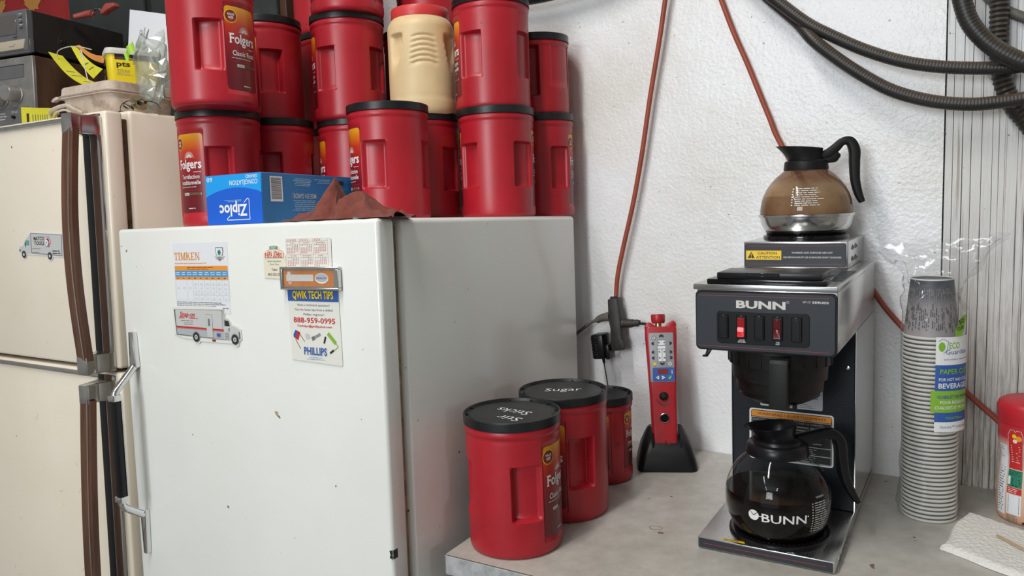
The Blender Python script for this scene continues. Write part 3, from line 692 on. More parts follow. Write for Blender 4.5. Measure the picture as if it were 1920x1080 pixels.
def pizza(P):
    P.text('PIZZA', -.2265, -.0420, .0021, 'white_print', w=.0105, bold=.03, layer=3)
    P.poly([(-.2305, -.0428), (-.2165 + .005, -.0428), (-.2135, -.0400), (-.2135, -.0438 + .001), (-.2115, -.0385), (-.231, -.0385)], 'teal_print', 2)
    P.rrect(-.229, -.0428, -.213, -.0385, .001, 'teal_print', 1)
    out = [(-.2425, -.0575), (-.1995, -.0575), (-.1990, -.0485), (-.205, -.0452), (-.2210, -.0425), (-.237, -.0452), (-.2430, -.0485)]
    P.poly([(a, b) for a, b in out], 'red_print', 1); P.poly([(a * .97 - .0066, b * .93 - .0035) for a, b in out], 'cream_card', 2)
    # arched name, letter by letter
    s = 'PAPA JOHNS'; w = [.0042] * 10; u = -.2412
    for i, ch in enumerate(s):
        if ch != ' ':
            t = (i - 4.5) / 4.5; hh = .0112 - .0038 * t * t
            if ch == 'J': P.rect(u + .0020, -.0567 + .0008, u + .0032, -.0567 + hh, 'red_print', 3); P.rect(u, -.0567, u + .0030, -.0567 + .0012, 'red_print', 3); P.rect(u, -.0567, u + .0010, -.0567 + .0032, 'red_print', 3)
            else: P.text(ch, u, -.0567, hh, 'red_print', w=.0036, bold=.05, layer=3)
        u += .0041 if ch != ' ' else .0022
    P.text('Better Ingredients.', -.2210, -.0640, .0027, 'teal_print', w=.0315, al='C'); P.text('Better Pizza.', -.2210, -.0690, .0027, 'teal_print', w=.0205, al='C')
    P.text('Taber', -.2215, -.0785, .0040, 'black_print', w=.0140, al='C'); P.text('403-223-2733', -.2205, -.0865, .0042, 'black_print', w=.0345, al='C')
card('pizza_magnet', 'small cream arched pizza magnet with red PAPA JOHNS lettering', 'magnet',
     [(-.2464, -.0905), (-.1990, -.0925), (-.1955, -.0925), (-.1950, -.0540), (-.1975, -.0500), (-.2060, -.0455), (-.2115, -.0375), (-.2205, -.0355), (-.2285, -.0370), (-.2350, -.0440), (-.2440, -.0480), (-.2470, -.0520)], 'cream_card', 0.0008, 0.0003, pizza)
def calendar(P):
    k = plain('calendar_red', (0.62, 0.22, 0.24), 0.6); u0, u1 = -.1915, -.1010
    for x in (-.1915, -.1915 + .030, -.1915 + .060, -.101): P.rect(x - .0001, -.071, x + .0002, -.0272, k, 1)
    for y in (-.0316, -.0520): P.rect(u0, y - .0001, u1, y + .0002, k, 1)
    for col in range(3):
        cx = -.1905 + .0301 * col
        for row in range(2):
            top = -.0325 - .0204 * row
            P.text(['JULY', 'AUGUST', 'SEPTEMBER', 'OCTOBER', 'NOVEMBER', 'DECEMBER'][row * 3 + col], cx + .0140, top - .0024, .0018, k, w=[.010, .015, .020][(col + row) % 3], al='C')
            for j in range(7): P.rect(cx + .0018 + j * .0037, top - .0052, cx + .0030 + j * .0037, top - .0038, 'dgrey_print', 1)
            for r in range(5):
                for j in range(7):
                    if (r == 0 and j < 3 + col % 2) or (r == 4 and j > 4 - col): continue
                    P.rect(cx + .0014 + j * .0037, top - .0078 - r * .0024, cx + .0032 + j * .0037, top - .0064 - r * .0024, k, 1)
        for r in range(2):
            for j in range(6 - col): P.rect(cx + .0014 + j * .0037, -.0309 + r * .0020, cx + .0030 + j * .0037, -.0297 + r * .0020, k, 1)
card('calendar_card', 'white calendar card with red dates tucked above the metal framed magnet', 'paper',
     [(-.1917, -.0262), (-.0960, -.0262), (-.0935, -.0285), (-.0945, -.082), (-.1920, -.082)], 'magnet_white', 0.0003, 0.0012, calendar)
# framed orange magnet
mg = thing('framed_magnet', 'orange plate in a grey metal frame stuck over the cards', 'magnet', on_door(0.0022))
mb = MB()
for a, b, c, d in ((-.2014, -.0747, -.0758, -.0720), (-.2014, -.0747, -.1086, -.1048), (-.2014, -.1960, -.1048, -.0758), (-.0842, -.0747, -.1048, -.0758)):
    mb.box(a, b, -.008, 0, c, d, 'aluminium', .0008, 1)
mb.box(-.196, -.0842, -.004, 0, -.1048, -.0758, 'aluminium'); part('frame', mb, mg)
mb = MB(); mb.box(-.1945, -.0860, -.0050, -.0041, -.1030, -.0778, 'plate_orange')
P = Print(mb, lambda u, v, o: Vector((u, -.0050 - o, v)))
P.rect(-.1890, -.0948, -.1290, -.0842, 'grey_print', 1); P.rect(-.1860, -.0842, -.1790, -.0795, 'grey_print', 1)
P.rrect(-.1840, -.1000, -.1775, -.0925, .002, 'cream_card', 2); P.frame(-.1830, -.0990, -.1785, -.0935, .0006, 'red_print', 3); P.rect(-.1815, -.0975, -.18, -.095, 'red_print', 3)
P.disc(-.1115, -.0900, .0145, 'cream_card', 1, ry=.0085); P.disc(-.1115, -.0890, .0132, 'sticker_silver', 2, ry=.0068)
P.text('DEFROST', -.1115, -.0912, .0030, 'blue_print', w=.022, al='C', bold=.02, layer=3)
part('face_plate', mb, mg, 'scratched orange face plate')
def qwik(P):
    P.rect(-.1940, -.1275, -.0838, -.1060, 'blue_print', 1)
    P.text('QWIK TECH TIPS', -.1825, -.1232, .0118, 'black_print', w=.0890, bold=.07, layer=2); P.text('QWIK TECH TIPS', -.1830, -.1228, .0118, 'yellow_print', w=.0890, bold=.055, layer=3)
    P.text('Have a technical question?', -.1385, -.1350, .0036, 'dgrey_print', w=.0700, al='C'); P.text('Get the latest tips from a skilled', -.1385, -.1425, .0036, 'dgrey_print', w=.0820, al='C'); P.text('Phillips engineer!', -.1385, -.1500, .0036, 'dgrey_print', w=.0450, al='C')
    P.text('888-959-0995', -.1385, -.1620, .0083, 'red_print', w=.0910, al='C', bold=.03); P.text('Techtips@phillipsind.com', -.1385, -.1690, .0034, 'red_print', w=.0760, al='C', bold=.03)
    P.poly([(-.186, -.182), (-.181, -.1745), (-.176, -.176), (-.1795, -.1895), (-.1855, -.1865)], 'blue_print', 1); P.poly([(-.182, -.1885), (-.176, -.176), (-.1705, -.178), (-.1755, -.191)], 'red_print', 2)
    P.line([(-.174, -.178), (-.161, -.193)], .0009, 'maroon_print', 2); P.line([(-.1815, -.19), (-.171, -.205)], .0009, 'maroon_print', 2)
    P.poly([(-.160, -.182), (-.155, -.1785), (-.149, -.182), (-.1495, -.188), (-.1575, -.189)], 'grey_print', 1)
    P.line([(-.143, -.187), (-.126, -.1795)], .0045, 'truck_mid', 1); P.line([(-.145, -.188), (-.139, -.1855)], .006, 'dgrey_print', 2)
    P.line([(-.115, -.183), (-.119, -.194)], .0035, 'black_print', 1)
    P.line([(-.110, -.1775), (-.094, -.193)], .0062, 'lime_print', 1); P.line([(-.094, -.193), (-.089, -.198), (-.099, -.205)], .0014, 'lime_print', 1); P.line([(-.099, -.204), (-.107, -.209)], .0035, 'black_print', 1)
    P.text('PHILLIPS', -.1380, -.2140, .0118, 'grey_print', w=.0500, al='C', bold=.07, layer=1); P.text('PHILLIPS', -.1388, -.2133, .0118, 'blue_print', w=.0500, al='C', bold=.05, layer=2)
    P.text('www.phillipsind.com', -.1385, -.2185, .0018, 'lblue_print', w=.0300, al='C'); P.text('www.phillipsandtemro.com', -.1385, -.2215, .0018, 'lblue_print', w=.0400, al='C')
card('tech_tips_card', 'white card with blue and yellow banner hanging under the framed magnet', 'magnet',
     [(-.1940, -.0950), (-.0838, -.0950), (-.0820, -.2265), (-.0835, -.2280), (-.1920, -.2235)], 'magnet_white', 0.0008, 0.0006, qwik)

# ------------------------------------------------------------------ cream fridge
t_ = radians(2.1)
RK = Matrix(((1, 0, 0), (0, cos(t_), sin(t_)), (0, -sin(t_), cos(t_))))
KT = Matrix.Translation((-1.475, 0.93, CAM_Z + 0.196)) @ RK.to_4x4()
kf = thing('refrigerator', 'cream top freezer refrigerator with walnut and chrome handles', 'refrigerator', KT)
HK = 1.62
mb = MB(); mb.box(-0.760, 0.0, 0.053, 0.645, -HK, 0.012, 'cream_enamel', 0.008, 3); part('body', mb, kf)
mb = MB(); mb.box(-0.752, -0.008, 0.036, 0.054, -HK + .02, -0.006, 'grime', 0.002, 1); part('gasket', mb, kf, 'dirty brown door gasket')
def kdoor(z0, z1, nm_):
    mb = MB(); mb.box(-0.765, 0.003, 0.0, 0.0375, z0, z1, 'cream_enamel', 0.006, 3)
    P = Print(mb, onface()); rr = random.Random(int(abs(z0) * 100))
    ms = plain('scratch_mark', (0.30, 0.25, 0.18), 0.7)
    for i in range(10):
        u = rr.uniform(-.46, -.16); v = rr.uniform(max(z0, -1.05), z1 - .05); a = rr.uniform(-1, 1); L = rr.uniform(.003, .018)
        if nm_ == 'freezer_door': L *= .35
        P.line([(u, v), (u + L * .5 * cos(a), v + L * .5 * sin(a)), (u + L * cos(a + .3), v + L * sin(a + .3))], .0006, ms)
    o = part(nm_, mb, kf)
    s = MB(); s.box(-0.760, -0.066, -0.0055, 0.001, z1 - .014, z1 - .005, 'chrome_worn', 0.0015, 2); part('trim_strip', s, o, 'chrome trim strip')
    s = MB(); s.box(-0.070, -0.0425, -0.004, 0.001, z0 + .004, z1 - .006, 'ribbed_black', 0.0015, 2); s.box(-0.0425, -0.041, -0.0055, 0.001, z0 + .004, z1 - .006, 'chrome_worn'); part('black_strip', s, o, 'black handle backing strip')
    s = MB(); s.box(-0.041, -0.018, -0.006, 0.001, z0 + .004, z1 - .006, 'walnut', 0.001, 1); part('walnut_strip', s, o, 'walnut strip')
    s = MB(); s.box(-0.018, -0.0075, -0.007, 0.001, z0 + .004, z1 - .006, 'chrome', 0.0025, 2); part('chrome_strip', s, o, 'chrome edge strip')
    return o
fd = kdoor(-0.505, 0.006, 'freezer_door'); rd = kdoor(-1.60, -0.513, 'fridge_door')
def khandle(zt, zb, parent):
    n = 24; L = zt - zb - 0.02
    def bar(b, x0, x1, y0, y1, mat):
        vs = []
        for i in range(n + 1):
            t = i / n; z = zb + 0.01 + L * t; bow = -0.013 * sin(pi * t)
            for x, y in ((x0, y0), (x1, y0), (x1, y1), (x0, y1)): vs.append((x, y + bow, z))
        fs = [(4 * i + k, 4 * i + (k + 1) % 4, 4 * i + 4 + (k + 1) % 4, 4 * i + 4 + k) for i in range(n) for k in range(4)]
        b.add(vs, fs, mat, False)
    b = MB(); bar(b, -0.0285, -0.004, -0.0665, -0.052, 'walnut'); o = part('handle', b, parent, 'walnut handle bar')
    b = MB(); bar(b, -0.004, -0.0015, -0.0685, -0.051, 'chrome'); bar(b, -0.0015, 0.0045, -0.0650, -0.053, 'walnut'); part('bar_edge', b, o, 'chrome edged rim of the bar')
    for z in (zt, zb):
        hb = MB(); pts = [(-0.006, 0.0), (-0.006, -0.018), (-0.011, -0.040), (0.002, -0.066), (-0.030, -0.068), (-0.040, -0.044), (-0.052, -0.018), (-0.068, -0.006), (-0.068, 0.0)]
        hb.prism(pts, z - 0.019, z + 0.019, 'chrome_worn', 0.003, 'z'); part('bracket', hb, o, 'chrome bracket')
khandle(-0.024, -0.489, kf); khandle(-0.546, -1.30, kf)
# tool truck magnet on the cream door
def truckB(P):
    P.poly([(-.2895, -.2300), (-.1690, -.2345), (-.1720, -.2800), (-.2905, -.2745)], 'truck_mid', 1)
    P.poly([(-.2870, -.2320), (-.1720, -.2360), (-.1745, -.2775), (-.2870, -.2725)], 'grey_print', 2)
    P.text('MATCO', -.2775, -.2460, .0078, 'black_print', w=.0410, bold=.045, layer=3); P.text('TOOLS', -.2765, -.2560, .0078, 'black_print', w=.0390, bold=.045, layer=3)
    P.poly([(-.2240 + .0125 * cos(i * pi / 3), -.2495 + .0125 * sin(i * pi / 3)) for i in range(6)], 'blue_print', 3); P.poly([(-.2240 + .0110 * cos(i * pi / 3), -.2495 + .0110 * sin(i * pi / 3)) for i in range(6)], 'white_print', 4)
    P.poly([(-.2290, -.2440), (-.2220, -.2410), (-.2170, -.2450), (-.2160, -.2540), (-.2210, -.2590), (-.2260, -.2570), (-.2200, -.2530), (-.2210, -.2480)], 'red_print', 5); P.disc(-.2275, -.2510, .0018, 'blue_print', 5)
    P.lines(-.285, -.2655, -.245, -.2625, 1, 'dgrey_print', 3, .4, 4); P.lines(-.285, -.2735, -.252, -.2705, 1, 'dgrey_print', 3, .4, 4); P.lines(-.208, -.276, -.178, -.2665, 2, 'black_print', 3, .45, 5)
    P.poly([(-.3390, -.2660), (-.3380, -.2600), (-.3220, -.2575), (-.3120, -.2450), (-.3000, -.2380), (-.2905, -.2310), (-.2905, -.2740), (-.3180, -.2745), (-.3350, -.2730)], 'grey_print', 2)
    P.poly([(-.3165, -.2560), (-.3105, -.2460), (-.2960, -.2460), (-.2960, -.2570)], 'teal_print', 3); P.rect(-.3120, -.2600, -.3095, -.2500, 'black_print', 4)
    P.rect(-.3385, -.2700, -.3320, -.2650, 'dgrey_print', 3)
    for c in (-.3200, -.2185):
        P.disc(c, -.2760 if c < -.3 else -.2790, .0085, 'truck_mid', 4); P.disc(c, -.2765 if c < -.3 else -.2795, .0075, 'black_print', 5); P.disc(c, -.2765 if c < -.3 else -.2795, .0035, 'grey_print', 6)
mb = MB(); mb.prism([(-.3415, -.2640), (-.3400, -.2590), (-.3230, -.2555), (-.3130, -.2430), (-.2905, -.2285), (-.1668, -.2325), (-.1700, -.2820), (-.2080, -.2810), (-.2120, -.2880), (-.2200, -.2905), (-.2270, -.2860), (-.2310, -.2790), (-.3100, -.2770), (-.3150, -.2850), (-.3220, -.2860), (-.3290, -.2800), (-.3400, -.2740)], -.0009, 0, 'paper')
truckB(Print(mb, lambda u, v, o: Vector((u, -.0009 - o, v))))
solo('truck_magnet', mb, 'die cut magnet of a white truck with black MATCO TOOLS lettering', 'magnet', KT @ Matrix.Translation((0, -.0005, 0)))
# ------------------------------------------------------------------ red coffee canisters
def sstep(a, b, x):
    if a == b: return 1.0 if x >= b else 0.0
    t = max(0.0, min(1.0, (x - a) / (b - a))); return t * t * (3 - 2 * t)
def can_mesh(name, r, H, grips, panels, zg, zp, depth, zl=None):
    """grips: [(centre deg, half width deg, side of deeper edge)], panels: [(centre, half)]"""
    def norm(d): return (d + 180) % 360 - 180
    T = set(i * 5.0 - 180 for i in range(72))
    for c, h, s in grips:
        for e in (-h - 2.5, -h - 1.2, -h, -h + 1.5, -h + 3, h - 3, h - 1.5, h, h + 1.2, h + 2.5): T.add(round(norm(c + e), 3))
    for c, h in panels:
        for e in (-h - .9, -h, h, h + .9): T.add(round(norm(c + e), 3))
    T = sorted(T); T2 = [T[0]]
    for t in T[1:]:
        if t - T2[-1] > 0.45: T2.append(t)
    T = T2; n = len(T)
    z0, z1 = zg; p0, p1 = zp
    Z = [0, .0015, .005, .010, .018, p0 - .0016, p0, p1, p1 + .0016]
    Z += [z0 - .004, z0 - .002, z0, z0 + .002, z0 + .005, z0 + .012, z1 - .012, z1 - .005, z1 - .002, z1, z1 + .002, z1 + .004]
    Z += [z0 + (z1 - z0) * k / 6 for k in range(2, 5)]
    top = H - .016
    Z += [top - .016, top - .012, top - .010, top - .0085, top - .005, top - .0015, top, top + .001, H - .004]
    Z = sorted(set(round(z, 5) for z in Z))
    Z3 = [Z[0]]
    for z in Z[1:]:
        if z - Z3[-1] > .0006: Z3.append(z)
    Z = Z3
    def prof(z):
        if z < .010: return r - .0055 * (1 - sqrt(max(0, 1 - (1 - z / .010) ** 2)))
        b = r
        q = (z - (top - .006)) / .0045
        b += .0016 * exp(-q * q)
        q = (z - (top - .0125)) / .0012
        b -= .0010 * exp(-q * q)
        if z > top: b = r - .001
        return b
    vs = []; fs = []
    for z in Z:
        for t in T:
            R = prof(z)
            for c, h in panels:
                d = abs(norm(t - c))
                R -= .0012 * (1 - sstep(h, h + .9, d)) * sstep(p0 - .0016, p0, z) * (1 - sstep(p1, p1 + .0016, z))
            for c, h, s in grips:
                d = norm(t - c)
                if abs(d) > h + 3: continue
                e = 1 - sstep(h - 2.2, h + 2.2, abs(d))
                k = sstep(z0 - .002, z0 + .003, z) * (1 - sstep(z1 - .003, z1 + .002, z))
                # the grip floor is nearly flat and dives towards the spine side
                fl = depth * (0.78 + 0.30 * (-s * d) / h)
                R -= fl * e * k
            a = radians(t); vs.append((R * sin(a), -R * cos(a), z))
    for j in range(len(Z) - 1):
        for i in range(n):
            a = j * n + i; b = j * n + (i + 1) % n; fs.append((a, b, b + n, a + n))
    mb = MB(); mb.add(vs, fs, 'can_red', True); mb.add(vs[:n], [tuple(range(n - 1, -1, -1))], 'can_red')
    return mb.mesh(name)
def lid_mesh(r, H, rl, writing=None):
    mb = MB(); t = H
    mb.lathe([(rl - .0015, t - .0145), (rl, t - .0150), (rl + .0003, t - .0125), (rl - .0002, t - .009), (rl + .0002, t - .0045), (rl - .0002, t - .0008), (rl - .0012, t), (rl - .0026, t - .0002), (rl - .0042, t - .0045), (rl - .0095, t - .0048), (rl - .0105, t - .0036), (rl - .0125, t - .0034), (0.0001, t - .0034)], 'lid_black', 72)
    for i in range(12):
        a = 2 * pi * i / 12 + .1; c, s = cos(a), sin(a)
        for q in (0,):
            p = Matrix.Rotation(a, 4, 'Z'); mb.T = p; mb.box(rl - .0085, rl - .0035, -.0007, .0007, t - .0048, t - .0018, 'lid_black'); mb.T = I4
    if writing: writing(Print(mb, lambda u, v, o: Vector((u, v, t - .0034 + o))))
    return mb.mesh('lid')
def label_mesh(r, fr_=False, small=False):
    mb = MB(); mat = 'label_small' if small else 'label'
    k = 0.72 if small else 1.0; zb = 0.028 if not small else .030
    P = Print(mb, lambda u, v, o: cyl(r, 0)(u * k, zb + (v - .034) * k * (.98 if small else .955), o), 0.00022, 0.00035)
    W = .0365
    P.rrect(-W, .034, W, .190, .006, mat, 0, 14)
    # VALUE SIZE badge
    P.disc(-.0245, .1715, .0128, 'yellow_print', 1); P.disc(-.0245, .1715, .0113, 'maroon_print', 2)
    P.text('VALUE', -.0245, .1728, .0038, 'white_print', w=.0135, al='C', bold=.04, layer=3); P.text('SIZE', -.0245, .1670, .0038, 'white_print', w=.0100, al='C', bold=.04, layer=3)
    for i in range(15):      # rising sun
        a = pi * (i + .5) / 15; c = (.0035, .1425)
        P.line([(c[0] + .005 * cos(a), c[1] + .005 * sin(a)), (c[0] + .0125 * cos(a), c[1] + .0125 * sin(a))], .0006, 'white_print', 1)
    P.poly([(.0035 + .0065 * cos(pi * i / 8), .1425 + .0065 * sin(pi * i / 8)) for i in range(9)], 'silver_print', 1)
    P.line([(-.011, .1418), (.018, .1418)], .0005, 'white_print', 1)
    P.text('Folgers', -.0285, .1215, .0182, 'white_print', w=.0600, bold=.035, layer=2)
    # slab feet of the letters
    for u, v, w in ((-.0297, .1215, .0052), (-.0297, .1383, .0045)):
        P.rect(u, v, u + w, v + .0014, 'white_print', 2)
    P.lines(.013, .1130, .030, .1150, 1, 'white_print', 2, .5, 2)
    if not fr_:
        P.text('Classic Roast', -.0245, .0985, .0095, 'white_print', w=.0545, bold=.012, layer=2)
    else:
        P.text('Torréfaction', .0020, .1010, .0085, 'white_print', w=.0480, al='C', bold=.012, layer=2); P.text('traditionnelle', .0020, .0895, .0085, 'white_print', w=.0520, al='C', bold=.012, layer=2)
    y = .0935 if not fr_ else .0845
    P.lines(-.027, y - .001, .030, y + .0012, 1, 'silver_print', 2, .55, 3)
    P.rect(-.025, y - .0065, .029, y - .0060, 'redline', 2, 6)
    y -= .0165
    P.rrect(-.017, y, .028, y + .0055, .0015, 'silver_print', 2, 8); P.rect(-.001, y, .027, y + .0055, 'brown_line', 3, 5); P.text('MEDIUM', -.009, y + .0016, .0022, 'black_print', w=.012, al='C', layer=3)
    P.lines(-.005, .0405, .018, .0435, 1, 'silver_print', 2, .6, 8)
    return mb.mesh('label')
GA, GH = 48.0, 17.5
BIG = can_mesh('body', .0775, .223, [(GA, GH, 1), (-GA, GH, -1)], [(97, 28), (-97, 28)], (.062, .150), (.022, .181), .0165)
LID = lid_mesh(.0775, .223, .080)
LEN = label_mesh(.0763); LFR = label_mesh(.0763, True)
MID = can_mesh('body', .0725, .170, [(-12, 26, -1)], [(60, 24), (170, 30)], (.040, .142), (.060, .145), .018)
LIDM = lid_mesh(.0725, .170, .0750)
BIGB = can_mesh('body', .0725, .223, [(GA, GH, 1), (-GA, GH, -1)], [(97, 28), (-97, 28)], (.062, .150), (.022, .181), .0165)
LIDB = lid_mesh(.0725, .223, .0750); LENB = label_mesh(.0713); LFRB = label_mesh(.0713, True)
SML = can_mesh('body', .0566, .174, [], [(45, 31), (-45, 31), (180, 40)], (.06, .12), (.024, .146), .01)
def canister(kind, x, y, z, phi, label, group, tilt=None, lid=None, name='coffee_canister'):
    T = Matrix.Translation((x, y, z)) @ (tilt.to_4x4() if tilt is not None else I4) @ Matrix.Rotation(radians(phi), 4, 'Z')
    t = thing(name, label, 'canister', T, group)
    b, l, a, f, pa = {'big': (BIG, LID, LEN, LFR, 97), 'bigb': (BIGB, LIDB, LENB, LFRB, 97), 'mid': (MID, LIDM, None, None, 0), 'small': (SML, None, None, None, 45)}[kind]
    part('body', b, t); part('lid', lid or l, t, 'dusty black lid')
    if a:
        part('label', a, t, 'sunrise label in English', Matrix.Rotation(radians(pa), 4, 'Z')); part('label', f, t, 'sunrise label in French', Matrix.Rotation(radians(-pa), 4, 'Z'))
    return t
G1, G2, G3 = 'red canisters standing on the white fridge', 'red canisters stacked in the second tier', 'red canisters in the third tier'
def base(x, y, up=0.0):      # height of the leaning fridge top under (x, y)
    u = x + .775; v = y - .9019
    return CAM_Z - .0211 + .0135 * u - .0326 * v + up
c0 = [('big', -1.3056, 1.057, 0, 97, 'red canister at the left end, lower one, behind the blue box with French label showing', G1),
      ('big', -1.2542, 1.0162, 1, -1, 'red canister highest at the left, its English sunrise label facing right', G2),
      ('big', -1.319, 1.2177, 0, 83, 'red canister on the fridge between blue box and back row, mostly hidden', G1),
      ('big', -1.3601, 1.2403, 1, 104.6, 'red canister behind the tall left stack, second tier, grip facing forward', G2),
      ('big', -1.1955, 1.3299, 0, -138, 'red canister on the fridge just left of the single front one, plain side out', G1),
      ('big', -1.1984, 1.3281, 1, 49, 'red canister in second tier left of the tan jar, two grips showing', G2),
      ('big', -1.0065, 1.2171, 0, 64, 'red canister standing alone at the middle, behind the rust rag', G1),
      ('big', -1.0421, 1.3767, 0, 39, 'red canister under the tan jar, seen in a gap', G1),
      ('big', -0.8745, 1.4069, 0, 29, 'red canister at the right front, lower one, two grips showing', G1),
      ('big', -0.8809, 1.4123, 1, 45, 'red canister speckled with black near its base, upper right front', G2),
      ('bigb', -0.854, 1.560, 0, 18, 'red canister at the right back corner, lower one, against the wall', G1),
      ('mid', -0.858, 1.555, 1, 20, 'shorter red canister with one big grip, at the far right of the stacks', G2)]
STK = .2195
for k, x, y, tier, phi, lab, g in c0:
    tl = RF if (k == 'big') else None
    bz = base(x, y) + (tier * STK)
    if k == 'bigb': bz += 0.001
    if k == 'mid': bz += 0.0015
    canister(k, x, y, bz, phi, lab, g, tl)
# the ones glimpsed behind
canister('big', -1.342, 1.430, base(-1.342, 1.430), 200, 'red canister standing at the back of the fridge top behind the others', G1, RF)
canister('big', -1.342, 1.432, base(-1.342, 1.432) + STK, 150, 'red canister glimpsed in the slot with yellow value badge', G2, RF)
canister('big', -1.352, 1.435, base(-1.352, 1.435) + 2 * STK, 200, 'red canister at the picture top behind the left pair, third tier', G3, RF)
canister('big', -1.185, 1.322, base(-1.185, 1.322) + 2 * STK, 215, 'red canister resting on the second tier left of the tan jar', G3, RF)
canister('big', -1.170, 1.535, base(-1.170, 1.535), 200, 'red canister hidden at the back wall under the highest right one', G1, RF)
canister('big', -1.170, 1.537, base(-1.170, 1.537) + STK, 200, 'red canister at the back wall behind the tan jar', G2, RF)
canister('big', -1.118, 1.530, base(-1.118, 1.530) + 2 * STK, 215, 'red canister at the picture top behind the tan jar, third tier', G3, RF)

# tan jar with red screw lid
tj = thing('coffee_jar', 'tan plastic jar with red lid standing among the red canisters', 'jar', Matrix.Translation((-1.0320, 1.372, base(-1.032, 1.372) + STK)) @ RF.to_4x4() @ Matrix.Rotation(radians(38), 4, 'Z'))
def jar_body():
    vs = []; fs = []; n = 120
    Z = [0, .002, .006, .014, .024, .03, .033] + [.04 + .0055 * i for i in range(11)] + [.101 + .0016 * i for i in range(48)] + [.180, .185, .189, .195, .200, .205, .208]
    for z in Z:
        for i in range(n):
            t = -180 + 360 * i / n
            R = .0700
            if z < .014: R -= .005 * (1 - z / .014) ** 2
            if z > .180: R = .0700 - .0175 * ((z - .180) / .028) ** 1.6
            if .030 < z < .034: R -= .0008
            # hooked hand dents either side
            for c, s in ((-48, 1), (55, -1)):
                d = (t - c) * s
                w = 13 * max(0.0, min(1, (z - .085) / .06)) if z < .145 else 13
                zz = sstep(.085, .125, z) * (1 - sstep(.158, .166, z))
                e = sstep(-3, 3, d + 14) * (1 - sstep(w - 3, w + 2, d + 1))
                R -= .011 * e * zz
            for q in range(6):
                zr = .105 + q * .0105; wd = 19 - q * 0 + (5 - q) * 1.2
                if abs(t - 3) < wd + 4: R -= .0030 * exp(-((z - zr + .0004 * (abs(t - 3) / 6) ** 2) / .0024) ** 2) * (1 - sstep(wd - 3, wd + 3, abs(t - 3)))
            a = radians(t); vs.append((R * sin(a), -R * cos(a), z))
    for j in range(len(Z) - 1):
        for i in range(n):
            a = j * n + i; b = j * n + (i + 1) % n; fs.append((a, b, b + n, a + n))
    mb = MB(); mb.add(vs, fs, 'tan_plastic', True); mb.add(vs[:n], [tuple(range(n - 1, -1, -1))], 'tan_plastic'); mb.add(vs[-n:], [tuple(range(n))], 'tan_plastic'); return mb
part('body', jar_body(), tj)
mb = MB(); mb.lathe([(.0560, .200), (.0605, .2005), (.0612, .204), (.0612, .218), (.0600, .221), (.0001, .2215)], 'lid_red', 60); part('lid', mb, tj, 'red screw lid')

# ---- the three on the worktop
def w_sticks(P):
    T = lambda s, u, v, h, w, r: P.text(s, u, v, h, 'white_print', w=w, rot=r, bold=-.008, shear=.1)
    T('Sticks', -.0250, .013, .0105, .044, radians(6)); T('Stir', -.0190, -.014, .0105, .030, radians(4))
LS = lid_mesh(.0775, .223, .080, lambda P: None)
def w_lid(words, rot, r=.0775, H=.223, rl=.080):
    def f(P):
        c, s = cos(rot), sin(rot); g = P.f
        Q = Print(P.mb, lambda u, v, o: g(u * c - v * s, u * s + v * c, o))
        for t, u, v, h, w, ro in words: Q.text(t, u, v, h, 'white_print', w=w, rot=ro, bold=-.008, shear=.12)
    return lid_mesh(r, H, rl, f)
lidA = w_lid([('Sticks', -.0330, -.0140, .0200, .0640, radians(0)), ('Stir', -.0400, .0230, .0190, .0440, radians(0))], radians(176.5))
lidB = w_lid([('Sugar', -.0330, -.0060, .0210, .0660, radians(0))], radians(27.7 - 98))
lidC = lid_mesh(.0566, .174, .0591)
canister('big', -.656, 1.070, CT, -1.5, 'red canister with Stir Sticks written on its black lid', 'red canisters on the worktop', None, lidA)
canister('big', -.645, 1.2314, CT, 98, 'red canister with Sugar written on its black lid', 'red canisters on the worktop', None, lidB)
cs = canister('small', -.6478, 1.4095, CT, 0, 'small red canister with yellow topped labels behind the sugar one', 'red canisters on the worktop', None, lidC)
LSM = label_mesh(.0556, False, True)
cs.matrix_world = TR(-.6478, 1.4095, CT, radians(28 + 24.7))
part('label', LSM, cs, None, Matrix.Rotation(radians(45), 4, 'Z')); part('label', LSM, cs, None, Matrix.Rotation(radians(-45), 4, 'Z'))

# ------------------------------------------------------------------ blue freezer bag box, upside down
bx = thing('bag_box', 'blue freezer bag carton lying upside down on the white fridge', 'box', FT @ Matrix.Translation((-.4084, .0215, .0008)) @ Matrix.Rotation(radians(3.6), 4, 'Z'))
W_, D_, H_ = .1330, .240, .0865
mb = MB(); mb.box(0, W_, 0, D_, 0, H_, 'box_blue', .0012, 1)
part('carton', mb, bx)
mb = MB(); P = Print(mb, lambda u, v, o: Vector((W_ - u, -o, H_ - v)), .00012, .0004)     # end panel, printed upside down
P.rect(.0005, .0005, W_ - .0005, H_ - .0005, 'box_royal', 0)
arc = [(W_ * i / 16, .034 - .0125 * sin(pi * i / 16) ** .8 + .004 * (i / 16)) for i in range(17)]
P.poly([(0.0005, .0005)] + [(W_ - .0005, .0005)] + [(min(W_ - .0005, max(.0005, a)), b) for a, b in arc[::-1]], 'box_light', 1)
part('end_panel', mb, bx, 'end panel with white lettering')
mb = MB(); g = lambda u, v, o: Vector((W_ - u, -.0006 - o, H_ - v)); P = Print(mb, lambda u, v, o: g(u, v, o), .00015, .0006)
